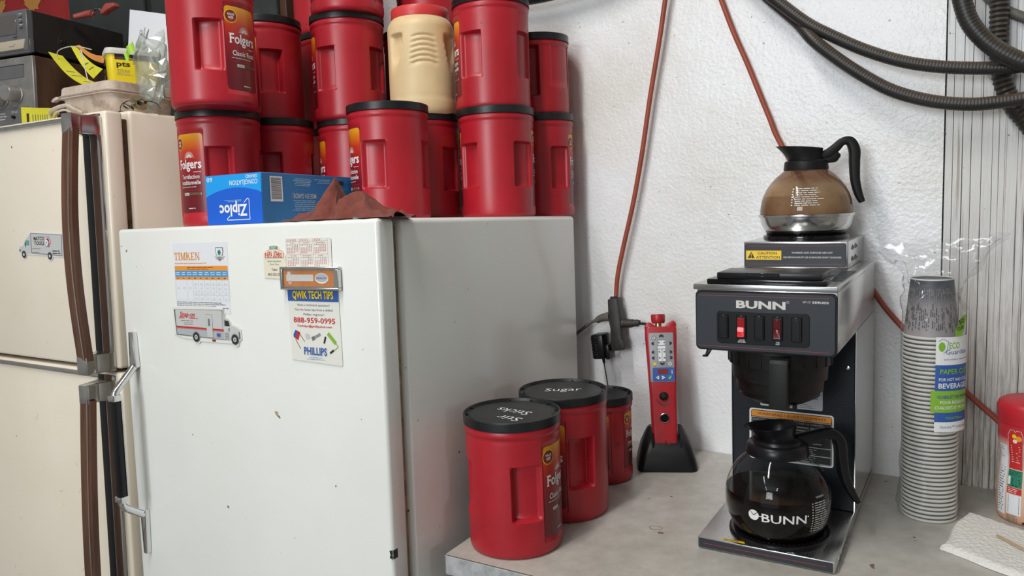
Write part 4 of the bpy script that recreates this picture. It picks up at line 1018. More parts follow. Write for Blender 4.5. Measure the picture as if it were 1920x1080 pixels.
# upside down text: baseline runs from right to left in the picture
P2 = Print(mb, lambda u, v, o: Vector((W_ - u, -o, v)), .00015, .0006)
P2.f = lambda u, v, o: Vector((W_ - u, -o, H_ - v))
P2.text('GRAND', .0080, .0030, .0058, 'white_print', w=.0270, bold=.01); P2.text('CONGÉLATION', .0080, .0112, .0078, 'white_print', w=.0660, bold=.015); P2.text('60', .1150, .0035, .0078, 'white_print', w=.0140, bold=.015)
P2.f = lambda u, v, o: Vector((u, -o, v))
Q = Print(mb, lambda u, v, o: Vector((W_ - u, -o, H_ - v)), .00015, .0007)
Q.text('Ziploc', .0350, .0530, .0195, 'white_print', w=.0660, bold=.05)
Q.line([(.0425, .0500), (.0330, .0425), (.0300, .0450), (.0300, .0790), (.0830, .0790), (.0840, .0770), (.0770, .0720)], .0013, 'white_print', 1)
Q.lines(.048, .0440, .092, .0480, 2, 'box_text', 1, .4, 4)
part('lettering', mb, bx)
# fix: panel text must read upside down, so v grows downward from the top edge
mb = MB(); S = Print(mb, lambda u, v, o: Vector((W_ + o, D_ - u, H_ - v)), .00015, .0004)
S.rect(D_ - .049, .006, D_ - .019, .0495, 'paper', 1)
for i in range(22):
    y = .0085 + i * .0017; w = [.0006, .0010, .0004, .0012][(i * 7) % 4]; S.rect(D_ - .046, y, D_ - .0215, y + w, 'black_print', 2)
S.lines(D_ - .125, .007, D_ - .075, .022, 5, 'box_text', 1, .45, 1, al='C'); S.lines(D_ - .135, .046, D_ - .072, .066, 6, 'box_text', 1, .4, 2, al='C'); S.lines(D_ - .175, .007, D_ - .130, .016, 3, 'box_text', 1, .4, 3)
S.text('MISE EN GARDE :', D_ - .1350, .0350, .0085, 'grey_print', w=.0640, bold=.012)
S.frame(D_ - .150, .070, D_ - .085, .082, .0005, 'box_text', 1)
S.rect(.025, .009, .050, .016, 'black_print', 1)
part('side_print', mb, bx)

# ------------------------------------------------------------------ rust coloured rag
def rag():
    mb = MB(); n_u, n_v = 150, 60
    KP_ = [(532, .003), (550, .009), (575, .014), (592, .020), (604, .030), (616, .044), (628, .058), (637, .0635), (643, .058), (648, .044), (653, .030), (657, .027), (663, .036), (674, .0395), (690, .0400), (706, .0350), (722, .0250), (740, .013), (758, .007), (778, .003)]
    def sil(px):
        for (a, h0), (b, h1) in zip(KP_[:-1], KP_[1:]):
            if a <= px <= b: t = (px - a) / (b - a); t = t * t * (3 - 2 * t) * .5 + t * .5; return h0 + (h1 - h0) * t
        return .003
    def f(i, j):
        px = 532 + 246 * i
        ridge = .50 + .12 * sin(6 * i + 1)                       # where the crest runs
        d = (j - ridge) / ((1 - ridge) if j > ridge else ridge); cross = max(0.0, 1 - abs(d) ** 1.5) ** .8
        h = sil(px - 6 * sin(5 * j)) * cross
        for k, (fa, fb, ph, am) in enumerate(((22, 9, .4, .0030), (37, -14, 1.9, .0022), (60, 21, .7, .0013))):
            h += am * sin(fa * i + fb * j + ph + 2.5 * noise.noise(Vector((i * 4, j * 3, k)))) * cross
        h += noise.noise(Vector((i * 30, j * 12, 4.3))) * .0022 * cross
        cr = exp(-((px - 652 - 10 * (j - .5)) / 3.5) ** 2); h -= .010 * cr * cross
        x = -.214 + .228 * i + .006 * sin(8 * j + 2) + .004 * sin(25 * i + 9 * j) * cross
        y = .006 + (.072 + .008 * sin(9 * i)) * j + .003 * sin(30 * i) * (1 - j)
        return (x, y, max(.0013, .0016 + h))
    mb.grid(f, n_u, n_v, 'rag'); mb.grid(lambda i, j: (f(i, j)[0], f(i, j)[1], .0007), n_u, 2, 'rag'); return mb
solo('rag', rag(), 'rust red terry rag crumpled on the white fridge beside the hinge', 'rag', FT)

# ------------------------------------------------------------------ on top of the cream fridge
def KP(u, v, w): return KT @ Vector((u, v, w))
def KM(u, v, w, rz=0): return KT @ Matrix.Translation((u, v, w)) @ Matrix.Rotation(radians(rz), 4, 'Z')
TOPK = .0125
am = thing('stereo_receiver', 'silver faced stereo receiver with walnut sides and round knobs', 'stereo', KM(-.462, .122, TOPK, 8))
mb = MB(); mb.box(-.43, -.012, .014, .26, .010, .168, 'stereo_dark'); part('chassis', mb, am)
mb = MB(); mb.box(-.012, 0, .004, .262, .006, .176, 'walnut_side', .001, 1); part('side_panel', mb, am, 'walnut side panel')
mb = MB(); mb.box(-.43, -.001, -.002, .014, .006, .176, 'stereo_silver', .0012, 1); mb.box(-.43, -.032, -.0035, -.0015, .128, .158, 'stereo_grey'); mb.box(-.43, -.031, -.0037, -.0015, .1565, .1585, 'black_print'); mb.box(-.43, -.020, -.003, -.001, .0, .060, 'stereo_grey', .001, 1)
P = Print(mb, lambda u, v, o: Vector((u, -.003 - o, v))); P.lines(-.085, .045, -.055, .052, 2, 'dim_print', 1, .4, 1); P.lines(-.13, .03, -.10, .05, 3, 'dim_print', 1, .4, 1)
part('face_plate', mb, am, 'silver face plate')
for kx, kz, r in ((-.060, .0895, .0200), (-.112, .0835, .0200)):
    mb = MB(); mb.T = Matrix.Translation((kx, -.002, kz)) @ Matrix.Rotation(radians(90), 4, 'X')
    mb.lathe([(r + .002, 0), (r + .002, .003), (r, .004), (r * .96, .030), (r * .88, .032), (.0001, .0325)], 'stereo_silver', 40); part('knob', mb, am)
mb = MB(); mb.T = Matrix.Translation((-.074, -.002, .036)) @ Matrix.Rotation(radians(90), 4, 'X'); mb.lathe([(.004, 0), (.0035, .008), (.0001, .008)], 'black', 12); part('knob', mb, am)
for fx in (-.40, -.05):
    for fy in (.03, .23):
        mb = MB(); mb.lathe([(.012, .0), (.012, .010)], 'black', 14, (fx, fy)); part('foot', mb, am)
# deck on top
dk = thing('tape_deck', 'charcoal component deck lying crooked on the stereo receiver', 'stereo', KM(-.489, .130, TOPK + .1765, 9))
mb = MB(); mb.box(-.43, 0, .012, .275, .014, .112, 'stereo_dark', .0015, 1)
part('case', mb, dk)
mb = MB(); mb.box(-.43, .001, -.004, .012, .016, .112, 'stereo_grey', .0015, 1); mb.box(-.43, .002, -.002, .013, .010, .045, 'stereo_grey', .003, 1)
part('face_plate', mb, dk, 'grey face plate')
mb = MB(); mb.box(-.43, -.034, -.006, -.003, .056, .102, 'display', .001, 1); part('display', mb, dk, 'dark display window')
mb = MB(); mb.prism([(-.43, .018), (-.012, .020), (-.006, .042), (-.43, .040)], -.007, -.001, 'drawer_cream', .0008); P = Print(mb, lambda u, v, o: Vector((u, -.007 - o, v)), base=.0003)
P.line([(-.060, .028), (-.043, .028), (-.041, .034)], .0012, 'dgrey_print', 1); part('drawer', mb, dk, 'cream drawer front')
for i in range(3):
    mb = MB(); mb.box(-.0215, -.0125, -.0085, -.003, .068 + i * .0125, .0725 + i * .0125, 'stereo_grey', .0008, 1)
    P = Print(mb, lambda u, v, o: Vector((u, -.0042 - o, v))); P.lines(-.024, .0745 + i * .0125, -.012, .0785 + i * .0125, 1, 'grey_print', 1, .4, i); part('button', mb, dk)
mb = MB(); mb.box(-.045, -.034, -.0085, -.003, .049, .053, 'stereo_grey', .0008, 1); part('button', mb, dk)
mb = MB(); mb.T = Matrix.Translation((.0, .087, .054)) @ Matrix.Rotation(radians(90), 4, 'Y'); mb.lathe([(.0115, 0), (.0115, .0012), (.009, .0020), (.0055, .0005), (.0045, .0030), (.0001, .0034)], 'stereo_dark', 24); part('screw', mb, dk)
for fx in (-.40, -.04):
    for fy in (.03, .25):
        mb = MB(); mb.lathe([(.014, .0), (.014, .0145)], 'black', 14, (fx, fy)); part('foot', mb, dk)
# red dipped handle tool on the deck
rt = thing('spring_clamp', 'spring clamp with red dipped grips lying on the component deck', 'clamp', KM(-.44, .262, TOPK + .1765 + .1125, 0))
mb = MB(); mb.tube([(-.045, -.02, .004), (-.02, -.005, .010), (.0, .0, .010)], lambda t: .006 + .003 * t, 'tool_red_dip', 10, 5); part('grip', mb, rt)
mb = MB(); mb.prism([(.038, .001), (.050, .001), (.064, .006), (.098, .012), (.094, .021), (.062, .024), (.044, .012)], -.006, .012, 'tool_red_dip', .003); part('grip', mb, rt)
mb = MB(); mb.tube([(-.005, 0, .006), (.008, 0, .016), (.025, 0, .017), (.042, 0, .008), (.046, 0, .003)], .0022, 'chrome', 8, 5); part('spring', mb, rt)
mb = MB(); mb.box(.036, .052, -.003, .010, 0.0005, .012, 'tool_red_dip', .003, 2); part('jaw', mb, rt)

# beige tub with lid
tb = thing('storage_tub', 'grimy beige plastic tub with lid on the cream fridge', 'tub', KM(-.097, .078, TOPK, 0))
def rrpoly(x0, x1, y0, y1, r, n=6):
    p = []
    for cx, cy, a in ((x1 - r, y0 + r, -90), (x1 - r, y1 - r, 0), (x0 + r, y1 - r, 90), (x0 + r, y0 + r, 180)):
        p += [(cx + r * cos(radians(a + 90 * i / n)), cy + r * sin(radians(a + 90 * i / n))) for i in range(n + 1)]
    return p
def loft(mb, rings, mat, smooth=True, cap=True):
    n = len(rings[0]); vs = [p for r in rings for p in r]
    fs = [(j * n + i, j * n + (i + 1) % n, (j + 1) * n + (i + 1) % n, (j + 1) * n + i) for j in range(len(rings) - 1) for i in range(n)]
    mb.add(vs, fs, mat, smooth)
    if cap: mb.add(rings[0], [tuple(range(n - 1, -1, -1))], mat); mb.add(rings[-1], [tuple(range(n))], mat)
def rbox(mb, spec, mat):
    loft(mb, [[(a, b, z) for a, b in rrpoly(x0, x1, y0, y1, r)] for x0, x1, y0, y1, r, z in spec], mat)
mb = MB(); X0, X1, Y0, Y1 = -.195, 0, 0, .16
rbox(mb, [(X0 + .012, X1 - .008, Y0 + .010, Y1 - .01, .018, 0), (X0 + .010, X1 - .006, Y0 + .008, Y1 - .008, .020, .004), (X0 + .004, X1 - .002, Y0 + .003, Y1 - .002, .022, .048), (X0 - .002, X1 + .003, Y0 - .004, Y1 + .003, .024, .049), (X0 - .002, X1 + .003, Y0 - .004, Y1 + .003, .024, .052)], 'tub'); part('body', mb, tb)
mb = MB(); rbox(mb, [(X0 - .001, X1 + .004, Y0 - .005, Y1 + .004, .024, .0525), (X0 - .003, X1 + .005, Y0 - .007, Y1 + .006, .024, .055), (X0, X1 + .001, Y0 - .002, Y1 + .001, .022, .0565), (X0 + .001, X1, Y0, Y1, .022, .072), (X0 + .004, X1 - .003, Y0 + .003, Y1 - .003, .020, .0745)], 'tub')
mb.prism([(X0 + .010, .0500), (X0 - .012, .0445), (X0 - .018, .0470), (X0 - .010, .053), (X0 + .004, .056)], -.006, .004, 'tub', .001); part('lid', mb, tb)
mb = MB(); mb.tube([(X0 + .004, -.003, .020), (X0 - .012, -.010, .012), (X0 + .002, -.018, .024), (X0 + .060, -.020, .030), (X0 + .080, -.014, .022), (X0 + .100, -.006, .012)], .0042, 'tub', 8, 6, flat=.5)
mb.tube([(X0 + .010, -.006, .006), (X0 + .004, -.014, .010), (X0 + .020, -.018, .018), (X0 + .058, -.019, .021), (X0 + .075, -.010, .010)], .0025, 'tub', 6, 6, flat=.5); part('carry_loop', mb, tb)
# yellow pail
pl = thing('small_pail', 'small yellow square pail marked pts with white lid', 'pail', KM(-.135, .100, TOPK + .0750, -27))
mb = MB(); A, B = -.060, .105
rbox(mb, [(A + .004, -.003, .004, B - .003, .013, 0), (A + .003, -.002, .003, B - .002, .013, .002), (A, 0, 0, B, .014, .064)], 'pail_yellow'); part('bucket', mb, pl)
mb = MB(); P = Print(mb, lambda u, v, o: Vector((.0002 + o + (v - .064) * .045, u, v)), .0002, .0003)
P.rect(.014, .050, B - .004, .0625, 'black_print', 1)
for i, c in enumerate(('red_print', 'green_print', 'yellow_print', 'red_print', 'red_print', 'green_print')): P.text('Deal', .017 + i * .0125, .0515, .0028, c, w=.0100, bold=.04, layer=2)
P.text('pts', .0170, .0360, .0105, 'black_print', w=.0265, bold=.045, layer=2)
P.lines(.018, .016, .050, .030, 5, 'dgrey_print', 1, .3, 4); P.text('CAUTION  ATTENTION', .036, .0060, .0026, 'dgrey_print', w=.036); P.lines(.06, .002, .075, .005, 1, 'dgrey_print', 1, .5, 4)
P = Print(mb, lambda u, v, o: Vector((u, -.0002 - o - (v - .064) * -.045, v)), .0002, .0003)
P.lines(A + .010, .006, -.016, .020, 6, 'dgrey_print', 1, .3, 6); P.lines(A + .010, .024, -.018, .034, 4, 'dgrey_print', 1, .3, 7); P.lines(A + .010, .040, -.018, .056, 6, 'dgrey_print', 1, .3, 8)
part('label_print', mb, pl)
mb = MB(); rbox(mb, [(A - .001, .002, -.002, B + .001, .014, .0610), (A - .004, .0045, -.0045, B + .003, .016, .0615), (A - .0045, .005, -.005, B + .0035, .016, .0690), (A - .002, .003, -.003, B + .002, .015, .0735), (A + .002, -.001, .001, B - .002, .013, .0745)], 'pail_white'); part('lid', mb, pl, 'white lid')
# card with drawing leaning behind the pail
mb = MB(); mb.prism([(.005, 0), (.172, 0), (.183, .167), (.040, .200)], 0, .0006, 'paper')
P = Print(mb, lambda u, v, o: Vector((u + .028, -o, v + .093)), .0002, .0002)
P.disc(.060, .024, .0055, 'truck_mid', 1); P.disc(.058, .013, .008, 'grey_print', 1, ry=.0045); P.line([(.050, .008), (.070, .014)], .0028, 'truck_mid', 2)
P.line([(.058, .030), (.052, .043), (.048, .052)], .0040, 'grey_print', 1); P.line([(.060, .030), (.062, .050), (.066, .058)], .0048, 'truck_grey', 1); P.line([(.064, .030), (.076, .048)], .0045, 'truck_mid', 1); P.line([(.068, .030), (.080, .052)], .0020, 'dgrey_print', 2)
P.disc(.050, .049, .0055, 'truck_mid', 2); P.disc(.050, .049, .003, 'paper', 3)
P.rect(.068, .062, .088, .092, 'grey_print', 1) if False else None
solo('drawing_card', mb, 'white card with a grey sketch leaning behind the yellow pail', 'paper', KM(-.306, .247, TOPK + .0005, 0) @ Matrix.Translation((0, 0, .078)))
# yellow service tags
def tag_sheet(x0, y0, z0, pts, mat, curl, label, lines=True, T=None, name='service_tag', group='yellow tags'):
    pass
def curved_tag(P0, P1, w, sag, mat, n=14, th=.0005, hol=True):
    """a strip from P0 to P1 (Vectors, local) of width vector w, bending by sag"""
    mb = MB()
    def f(i, j):
        p = P0.lerp(P1, i) + w * j + Vector((0, 0, -sag * sin(pi * i))); return p
    mb.grid(f, n, 3, mat)
    mb.grid(lambda i, j: f(i, j) + Vector((0, .0006, .0006)), n, 3, mat)
    return mb, f
def patch_tag(A, D, A2, C, sag, mat):
    mb = MB(); A, D, A2, C = map(Vector, (A, D, A2, C))
    def f(i, j): return A.lerp(D, i).lerp(A2.lerp(C, i), j) + Vector((0, 0, -sag * sin(pi * i)))
    mb.grid(f, 14, 3, mat); mb.grid(lambda i, j: f(i, j) + Vector((0, .0006, .0006)), 14, 3, mat)
    return mb, f
mb, f = patch_tag((-.447, .150, .199), (-.212, .092, .0875), (-.415, .165, .188), (-.182, .112, .0890), .012, 'tag_yellow')
P = Print(mb, lambda u, v, o: f(u, v) + Vector((0, -.0003 - o, .0003 + o)))
for a, b, c in ((.42, .2, .8), (.55, .25, .9), (.80, .4, .8)): P.poly([(a, b), (a + .02, b), (a + .02, c), (a, c)], 'dgrey_print', 1)
solo('service_tag', mb, 'yellow card tag curling up left of the yellow pail', 'tag', KT, 'yellow service tags')
mb, f = patch_tag((-.353, .150, .201), (-.235, .128, .110), (-.340, .158, .196), (-.205, .132, .128), .008, 'tag_yellow')
P = Print(mb, lambda u, v, o: f(u, v) + Vector((0, -.0003 - o, .0003 + o)))
for a, b, c in ((.5, .2, .8), (.7, .3, .8)): P.poly([(a, b), (a + .03, b), (a + .03, c), (a, c)], 'dgrey_print', 1)
solo('service_tag', mb, 'yellow card tag standing up against the yellow pail, string looped over it', 'tag', KT, 'yellow service tags')
mb, f = patch_tag((-.350, .162, .203), (-.245, .160, .150), (-.344, .166, .204), (-.240, .162, .166), .008, 'tag_orange')
solo('service_tag', mb, 'orange card tag poking out behind the yellow ones', 'tag', KT, 'yellow service tags')
mb = MB(); mb.tube([(-.405, .148, .175), (-.392, .142, .192), (-.345, .138, .195), (-.300, .138, .190), (-.255, .140, .178)], .0011, 'string', 6, 6)
mb.tube([(-.258, .122, .150), (-.266, .120, .170), (-.258, .118, .172), (-.240, .112, .140), (-.222, .105, .112), (-.200, .095, .094)], .0011, 'string', 6, 6)
solo('string', mb, 'white string looping off the yellow card tags', 'string', KT)
mb = MB(); mb.grid(lambda i, j: (-.430 + .150 * i, .070 + .003 * sin(5 * i), TOPK + .001 + (.045 - .016 * i) * j), 8, 1, 'tag_yellow'); mb.grid(lambda i, j: (-.430 + .150 * i, .0705 + .003 * sin(5 * i), TOPK + .001 + (.045 - .016 * i) * j), 8, 1, 'tag_yellow')
P = Print(mb, lambda u, v, o: Vector((u, .0695 + .003 * sin(5 * (u + .43) / .15) - o, v)), base=.0004)
P.rect(-.410, TOPK + .008, -.402, TOPK + .030, 'black_print', 1)
for i in range(7): P.rect(-.388 + i * .011, TOPK + .006, -.386 + i * .011, TOPK + .026 - i * .001, 'dgrey_print', 1)
solo('service_tag', mb, 'yellow tag standing at the foot of the stereo receiver', 'tag', KT, 'yellow service tags')
# bolts and cable ties lump
bg = thing('bolt_bundle', 'zinc bolts with washers and wire on the cream fridge', 'bolts', KM(-.012, .085, TOPK, 0))
def hexbolt(T, L=.028, r=.006):
    mb = MB(); mb.T = T; mb.lathe([(r, 0), (r, .007)], 'bolt', 6, smooth=False); mb.lathe([(r * .62, .007), (r * .62, L)], 'bolt', 14); return mb
part('bolt', hexbolt(Matrix.Translation((-.022, -.005, .0075)) @ Matrix.Rotation(radians(75), 4, 'Y') @ Matrix.Rotation(radians(20), 4, 'X'), .04), bg)
part('bolt', hexbolt(Matrix.Translation((.002, .0, .024)) @ Matrix.Rotation(radians(110), 4, 'Y'), .02, .0055), bg)
part('bolt', hexbolt(Matrix.Translation((-.005, -.012, .004)) @ Matrix.Rotation(radians(60), 4, 'X'), .02, .005), bg)
mb = MB(); mb.T = Matrix.Translation((.003, -.002, .0170)) @ Matrix.Rotation(radians(68), 4, 'Y') @ Matrix.Rotation(radians(12), 4, 'X'); mb.lathe([(.006, 0), (.0165, 0), (.017, .001), (.0165, .002), (.006, .002)], 'brass', 28, cap=(False, False)); part('washer', mb, bg)
mb = MB(); mb.T = Matrix.Translation((-.004, -.002, .013)) @ Matrix.Rotation(radians(68), 4, 'Y'); mb.lathe([(.004, 0), (.009, 0), (.009, .006), (.004, .006)], 'bolt', 6, smooth=False, cap=(False, False)); part('nut', mb, bg)
mb = MB(); mb.tube([(-.060, -.004, .002), (-.056, -.004, .016), (-.040, -.003, .024), (-.015, 0, .024), (.0, 0, .020)], .0009, 'black', 6, 6); part('wire', mb, bg)
mb = MB(); mb.tube([(.012, 0, .018), (.03, .002, .019), (.050, .004, .013), (.060, .005, .003)], .0009, 'black', 6, 6); part('wire', mb, bg)
mb = MB(); mb.prism([(-.052, .016), (-.044, .020), (-.020, .006), (-.024, .002)], -.003, .001, 'black', .0005); part('tie_strap', mb, bg)
mb = MB(); mb.box(-.068, -.052, -.008, .0, .0005, .006, 'black', .001, 1); part('clip', mb, bg)
# crumpled clear bag hanging between tub and canisters
def crumple(fn, nu, nv, mat, amp, sc, seed=0):
    mb = MB(); P = {}
    def f(i, j):
        p = Vector(fn(i, j)); q = Vector((i * sc, j * sc, seed)); 
        d = Vector((noise.noise(q), noise.noise(q + Vector((7, 3, 1))), noise.noise(q + Vector((2, 9, 4)))))
        d2 = Vector((noise.noise(q * 2.7), noise.noise(q * 2.7 + Vector((5, 1, 8))), 0)) * .5
        return p + (d + d2) * amp
    mb.grid(f, nu, nv, mat, False); return mb
pb = thing('plastic_bag', 'crumpled clear plastic bag with lime green tie beside the yellow pail', 'bag', KT)
def bagf(i, j):
    a = 2 * pi * i; t = j
    cx = -.040 + .040 * t; cz = .168 - .145 * t; cy = .135 - .020 * t
    r = .008 + .038 * sin(pi * min(1, t * .80 + .2)) ** .8
    return (cx + r * cos(a) * .9, cy + r * .55 * sin(a), cz + r * .75 * cos(a) * .5 + .010 * sin(3 * a))
part('film', crumple(bagf, 18, 14, 'bag_milky', .015, 5, 3), pb)
mb = MB(); mb.grid(lambda i, j: (-.066 + .030 * i - .008 * j, .098 + .003 * sin(9 * i), .122 + .022 * i + .018 * j), 8, 3, 'bag_green', False); part('bag_tie', mb, pb, 'lime green tie')

# red cloth with gold leaves, loudspeakers behind
def cloth():
    mb = MB()
    def f(i, j): return (-.62 - .90 + .612 * i + .03 * j * i, .0015 * sin(14 * i) + .001 * sin(23 * i + 2 * j), .10 + .55 * j)
    mb.grid(f, 50, 6, 'flag_red'); mb.grid(lambda i, j: Vector(f(i, j)) + Vector((0, .002, 0)), 50, 6, 'flag_red'); return mb
fl = thing('banner', 'red cloth banner with gold maple leaves hanging behind the stereo', 'banner', Matrix.Translation((-1.755, 1.585, CAM_Z + .217)))
part('cloth', cloth(), fl)
def maple(cx, cz, s, mb):
    pts = [(0, 1), (.12, .70), (.30, .82), (.26, .45), (.52, .62), (.58, .48), (.95, .52), (.80, .30), (.88, .20), (.48, -.10), (.54, -.28), (.10, -.20), (.06, -.70), (-.06, -.70), (-.10, -.20), (-.54, -.28), (-.48, -.10), (-.88, .20), (-.80, .30), (-.95, .52), (-.58, .48), (-.52, .62), (-.26, .45), (-.30, .82), (-.12, .70)]
    vs = [(cx + x * s, -.0030, cz + z * s) for x, z in pts]; mb.add([(cx, -.0030, cz)] + vs, [(0, i + 1, (i + 1) % len(vs) + 1) for i in range(len(vs))], 'flag_gold')
for k, (px_, pz_) in enumerate(((-1.105, .515), (-1.335, .53), (-1.11, .30), (-1.34, .32))):
    mb = MB(); maple(px_, pz_, .062, mb); part('leaf', mb, fl, 'gold maple leaf')
def speaker(name, label, T, w, d, h, side):
    s = thing(name, label, 'speaker', T)
    mb = MB(); mb.box(0, w, .012, d, 0, h, side, .002, 1); part('cabinet', mb, s)
    mb = MB(); mb.box(.006, w - .020, 0, .0125, .008, h - .008, 'speaker_cloth', .004, 2); part('grille', mb, s, 'dark cloth grille'); return s
speaker('loudspeaker', 'large dark grille loudspeaker behind the stereo receiver', Matrix.Translation((-2.325, 1.385, 1.664)), .374, .225, .70, 'stereo_dark')
speaker('loudspeaker', 'loudspeaker with walnut edge behind the left canister stack', Matrix.Translation((-1.945, 1.385, 1.664)), .500, .24, .70, 'walnut_side')
# ------------------------------------------------------------------ coffee brewer
def Z(z): return z + CAM_Z
XL, XR = -.380, -.174
bw = thing('coffee_brewer', 'steel and black commercial coffee brewer with two warmers', 'coffee maker', TR(0, 0, 0))
def wbox(mb, x0, x1, y0, y1, z0, z1, mat, bev=0, seg=2): mb.box(x0, x1, y0, y1, Z(z0), Z(z1), mat, bev, seg)
mb = MB(); wbox(mb, XL, XR, 1.174, 1.613, -.5655, -.5482, 'steel_top', .0012, 2)
wbox(mb, XL, XR, 1.390, 1.613, -.549, -.545, 'steel_top'); part('base', mb, bw, 'stainless base tray')
for fx in (XL + .02, XR - .02):
    for fy in (1.20, 1.58): mb = MB(); mb.lathe([(.008, CT + .0002), (.008, CT + .0025)], 'black', 12, (fx, fy)); part('foot', mb, bw)
mb = MB(); wbox(mb, XL + .002, XR - .003, 1.1722, 1.1745, -.5640, -.5498, 'panel_grey', .0008, 1)
P = Print(mb, lambda u, v, o: Vector((u, 1.1722 - o, Z(v)))); P.rect(XL + .010, -.5568, XR - .012, -.5560, 'redline', 1); part('front_strip', mb, bw, 'dark strip with thin red line')
# louvres on the base side
for i in range(5):
    y = 1.21 + i * .022
    mb = MB(); mb.add([(XR, y, Z(-.5625)), (XR, y + .012, Z(-.5625)), (XR, y + .012, Z(-.552)), (XR + .004, y + .001, Z(-.559))], [(0, 1, 3), (1, 2, 3), (0, 3, 2)], 'steel'); part('louvre', mb, bw)
# column
mb = MB(); wbox(mb, XL + .001, XR - .0015, 1.378, 1.606, -.548, -.236, 'black_paint', .0015, 1); part('column', mb, bw, 'black column')
mb = MB(); wbox(mb, XR - .0015, XR, 1.376, 1.613, -.548, -.236, 'steel'); part('side_skin', mb, bw)
mb = MB(); wbox(mb, XL, XL + .001, 1.376, 1.613, -.548, -.236, 'steel'); part('side_skin', mb, bw)
for sx, sz in ((-.366, -.515), (-.187, -.300)):
    mb = MB(); mb.T = Matrix.Translation((sx, 1.378, Z(sz))) @ Matrix.Rotation(radians(90), 4, 'X'); mb.lathe([(.0035, 0), (.003, .0015), (.0001, .002)], 'chrome', 12); part('screw', mb, bw)
# head
mb = MB()
wbox(mb, XL + .001, XR, 1.1815, 1.6085, -.2385, -.1455, 'steel', .0015, 2)
wbox(mb, XL - .0035, XR + .0008, 1.1765, 1.6085, -.1500, -.1414, 'steel', .0015, 2)
part('head', mb, bw, 'polished steel head')
mb = MB(); mb.prism(rrpoly(XL - .0005, XR - .0005, Z(-.2440), Z(-.1515), .008, 5), 1.1785, 1.1825, 'black', .0008, 'y', 1); part('head_front', mb, bw)
cp = MB(); cp.prism(rrpoly(XL + .0012, XR - .003, Z(-.2415), Z(-.1545), .0075, 5), 1.1765, 1.180, 'panel_grey', .0006, 'y', 1); cpo = part('control_panel', cp, bw, 'dark control panel with BUNN lettering')
mb = MB(); P = Print(mb, lambda u, v, o: Vector((u, 1.1765 - o, Z(v))))
P.rect(-.3745, -.1588, -.1855, -.1582, 'redline', 1); P.rect(-.3745, -.2372, -.1855, -.2366, 'redline', 1)
P.text('BUNN', -.3172, -.1762, .0108, 'silver_print', w=.0720, bold=.075); P.text('VP-17', -.2215, -.1660, .0030, 'silver_print', w=.0110, bold=.01); P.text('SERIES', -.2085, -.1660, .0030, 'silver_print', w=.0228, bold=.05)
P.disc(-.2420, -.1655, .0019, 'silver_print', 1, 12); P.disc(-.2420, -.1655, .0014, 'panel_grey', 2, 12)
part('lettering', mb, cpo)
mb = MB(); mb.prism(rrpoly(-.3465, -.2115, Z(-.2315), Z(-.1815), .006, 5), 1.1755, 1.178, 'black', .0006, 'y', 1)
P = Print(mb, lambda u, v, o: Vector((u, 1.1755 - o, Z(v))))
P.text('LOWER', -.3085, -.2262, .0022, 'white_print', w=.0090, al='C', bold=.03); P.text('BURNER', -.3085, -.2290, .0022, 'white_print', w=.0115, al='C', bold=.03)
P.text('TOP', -.2560, -.2268, .0022, 'white_print', w=.0055, al='C', bold=.03); P.text('UNIT', -.2560, -.2295, .0022, 'white_print', w=.0060, al='C', bold=.03)
part('switch_recess', mb, cpo)
for i, cx in enumerate((-.3360, -.3090, -.2825, -.2562, -.2295)):
    mb = MB(); mb.box(cx - .0075, cx + .0075, 1.1725, 1.1755, Z(-.2235), Z(-.1870), 'black', .0012, 1)
    if i in (1, 3):
        a, b = ('switch_lit', 'switch_shine') if i == 1 else ('switch_dim', 'switch_dim')
        mb.prism([(1.1735, Z(-.2060)), (1.1735, Z(-.1910)), (1.1700, Z(-.1910)), (1.1712, Z(-.2060))], cx - .0052, cx + .0052, 'switch_half' if i == 1 else 'switch_dim', .0006, 'x', 1); mb.prism([(1.1735, Z(-.2195)), (1.1735, Z(-.2060)), (1.1712, Z(-.2060)), (1.1680, Z(-.2195))], cx - .0052, cx + .0052, a, .0006, 'x', 1)
        if i == 1: mb.box(cx - .0048, cx + .0044, 1.1690, 1.1703, Z(-.2115), Z(-.2050), b, .0005, 1)
    else:
        mb.box(cx - .0052, cx + .0052, 1.1718, 1.1728, Z(-.2195), Z(-.1910), 'black', .0004, 1)
    part('switch', mb, cpo, 'glowing red rocker switch' if i == 1 else ('unlit red rocker switch' if i == 3 else 'blank black switch cover'))
mb = MB(); mb.prism([(-.3640, Z(-.2430)), (-.3560, Z(-.2430)), (-.3635, Z(-.2560)), (-.3715, Z(-.2560)), (-.3705, Z(-.2530)), (-.3670, Z(-.2530))], 1.1800, 1.1860, 'black', .0008); part('latch', mb, bw)
# hopper lids
mb = MB(); wbox(mb, -.3640, -.1900, 1.184, 1.275, -.1413, -.1340, 'black_gloss', .0012, 2); part('hopper_frame', mb, bw)
mb = MB(); wbox(mb, -.3490, -.1970, 1.186, 1.262, -.1338, -.1242, 'black', .0012, 2); wbox(mb, -.305, -.256, 1.1842, 1.188, -.1300, -.1242, 'black_gloss', .0006, 1); part('hopper_lid', mb, bw, 'black water fill lid')
mb = MB(); wbox(mb, -.200, -.178, 1.245, 1.40, -.1413, -.1406, 'panel_grey'); P = Print(mb, lambda u, v, o: Vector((u, v, Z(-.1406) + o)))
P.rect(-.197, 1.39, -.181, 1.3915, 'redline', 1); P.rect(-.370, 1.445, -.35, 1.446, 'redline', 1); P.text('HOT', -.186, 1.26, .005, 'dim_print', w=.010); part('top_sticker', mb, bw)
